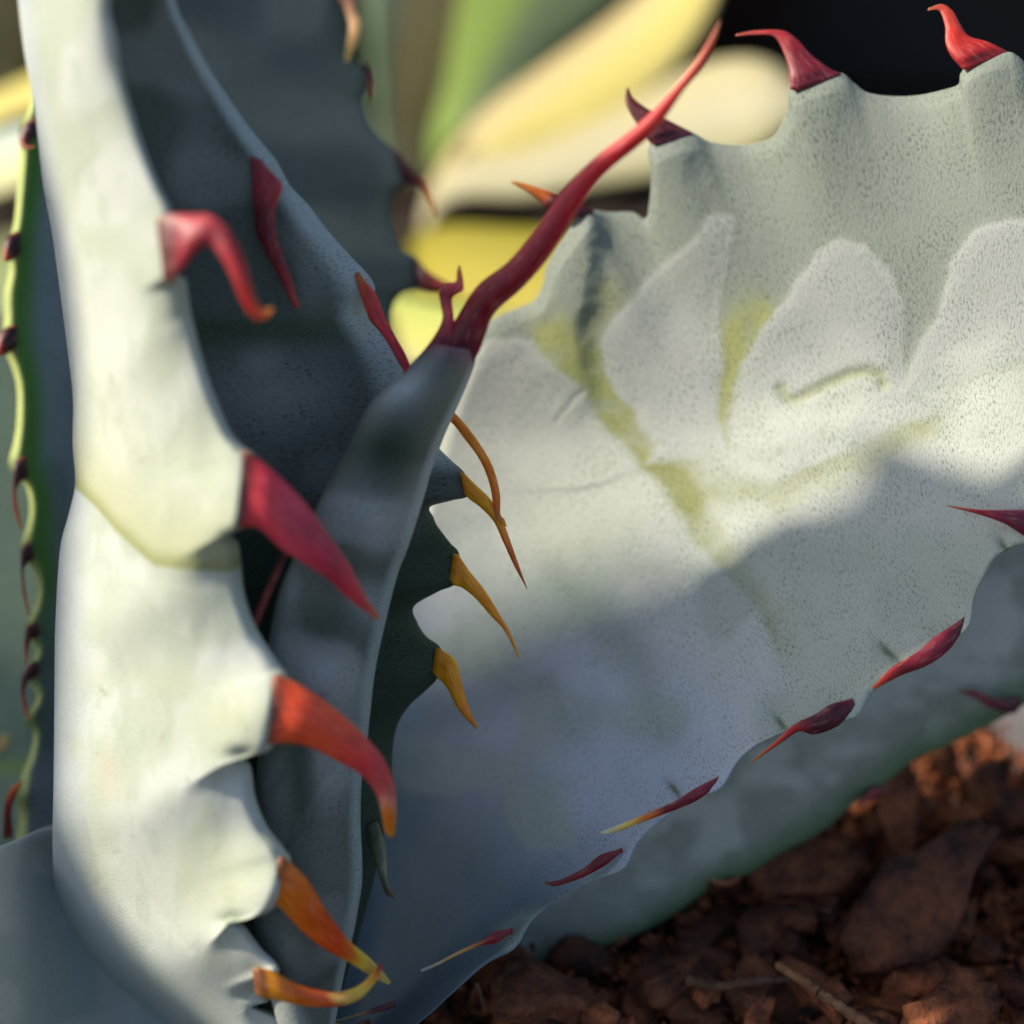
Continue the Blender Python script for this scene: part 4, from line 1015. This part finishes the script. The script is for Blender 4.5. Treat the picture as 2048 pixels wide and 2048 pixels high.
for k in range(150):
    px, py = RNG.uniform(860, 2140), RNG.uniform(1440, 2160)
    if py < 2010 - (px - 900) * 0.60 - 60:
        continue
    o = place(small[k % 10], 'bark_chip', px, py, RNG.uniform(-0.006, 0.007), RNG.uniform(0, 6.28), RNG.normal() * .35, RNG.normal() * .35, RNG.uniform(.6, 1.3))
    tag(o, 'small dark brown bark chip among others on the soil', 'bark chip', GB)
def crumbs():
    V, F = [], []
    base = np.array([(1, 0, 0), (-1, 0, 0), (0, 1, 0), (0, -1, 0), (0, 0, 1), (0, 0, -1)], float)
    tri = np.array([(0, 2, 4), (2, 1, 4), (1, 3, 4), (3, 0, 4), (2, 0, 5), (1, 2, 5), (3, 1, 5), (0, 3, 5)])
    for k in range(9000):
        g = ground_at(RNG.uniform(700, 2300), RNG.uniform(1350, 2250), RNG.uniform(-0.010, 0.001))
        s = 0.0007 + 0.0022 * RNG.random() ** 3
        v = base * (RNG.random((6, 3)) * .8 + .5) * s * RNG.uniform(.6, 1.5, 3)
        c_, s_ = math.cos(k), math.sin(k)
        v = v @ np.array([[c_, s_, 0], [-s_, c_, 0], [0, 0, 1]])
        F.append(tri + 6 * k); V.append(v + np.array(g))
    o = make_mesh('soil_crumbs', np.vstack(V), np.vstack(F), mat=M_BARK, smooth=False)
    tag(o, 'dark crumbs of soil and bark between the chips', 'soil', kind='stuff')
crumbs()
def tube(name, pts, r0, r1, mat):
    q = catmull(np.array(pts), 40)
    n, m = len(q), 10
    V = []
    for i in range(n):
        t = Vector(q[min(i + 1, n - 1)] - q[max(i - 1, 0)]).normalized()
        a = t.orthogonal().normalized(); b = t.cross(a)
        r = (r0 + (r1 - r0) * i / (n - 1)) * (1 + .15 * math.sin(i * 1.7))
        for j in range(m):
            th = 2 * math.pi * j / m
            V.append(Vector(q[i]) + a * (r * math.cos(th)) + b * (r * math.sin(th)))
    idx = np.arange(n * m).reshape(n, m); nx = np.roll(idx, -1, 1)
    qd = np.stack([idx[:-1], nx[:-1], nx[1:], idx[1:]], 2).reshape(-1, 4)
    return make_mesh(name, np.array([tuple(v) for v in V]), qd, mat=mat)
def tw(pts):
    return [tuple(ground_at(a, b, c)) for a, b, c in pts]
tag(tube('twig', tw([(1375, 1960, .010), (1440, 1972, .012), (1510, 1962, .012), (1580, 1958, .010)]), 0.0011, 0.0007, M_TWIG), 'short straight orange brown twig lying level on the bark', 'twig', 'twigs on the soil')
tag(tube('twig', tw([(1555, 1930, .012), (1605, 1962, .014), (1660, 2000, .014), (1720, 2040, .012), (1780, 2080, .010)]), 0.0008, 0.0012, M_TWIG), 'longer bent twig running down to the bottom edge', 'twig', 'twigs on the soil')
tag(tube('straw', tw([(952, 1965, .020), (960, 1985, .018), (966, 2012, .012)]), 0.0004, 0.0003, M_TWIG), 'tiny pale straw beside the foot of the broad leaf', 'straw')

# pale planter edge at the right
a, b = ground_at(2125, 1450, .018), ground_at(2253, 1650, .018)
pl = empty('planter', ((a.x + b.x) / 2, (a.y + b.y) / 2, 0))
pl.rotation_euler = (0, 0, math.atan2(b.y - a.y, b.x - a.x))
tag(pl, 'pale planter edge at the right under the lowest leaf', 'planter')
ln = (b - a).length + 0.25
box('side_wall', (ln, 0.005, 0.045), (0, 0, 0.0), M_PLANTER, parent=pl, bev=0.001)
box('rim', (ln + .004, 0.011, 0.006), (0, 0.004, 0.0265), M_PLANTER, parent=pl, bev=0.0015)
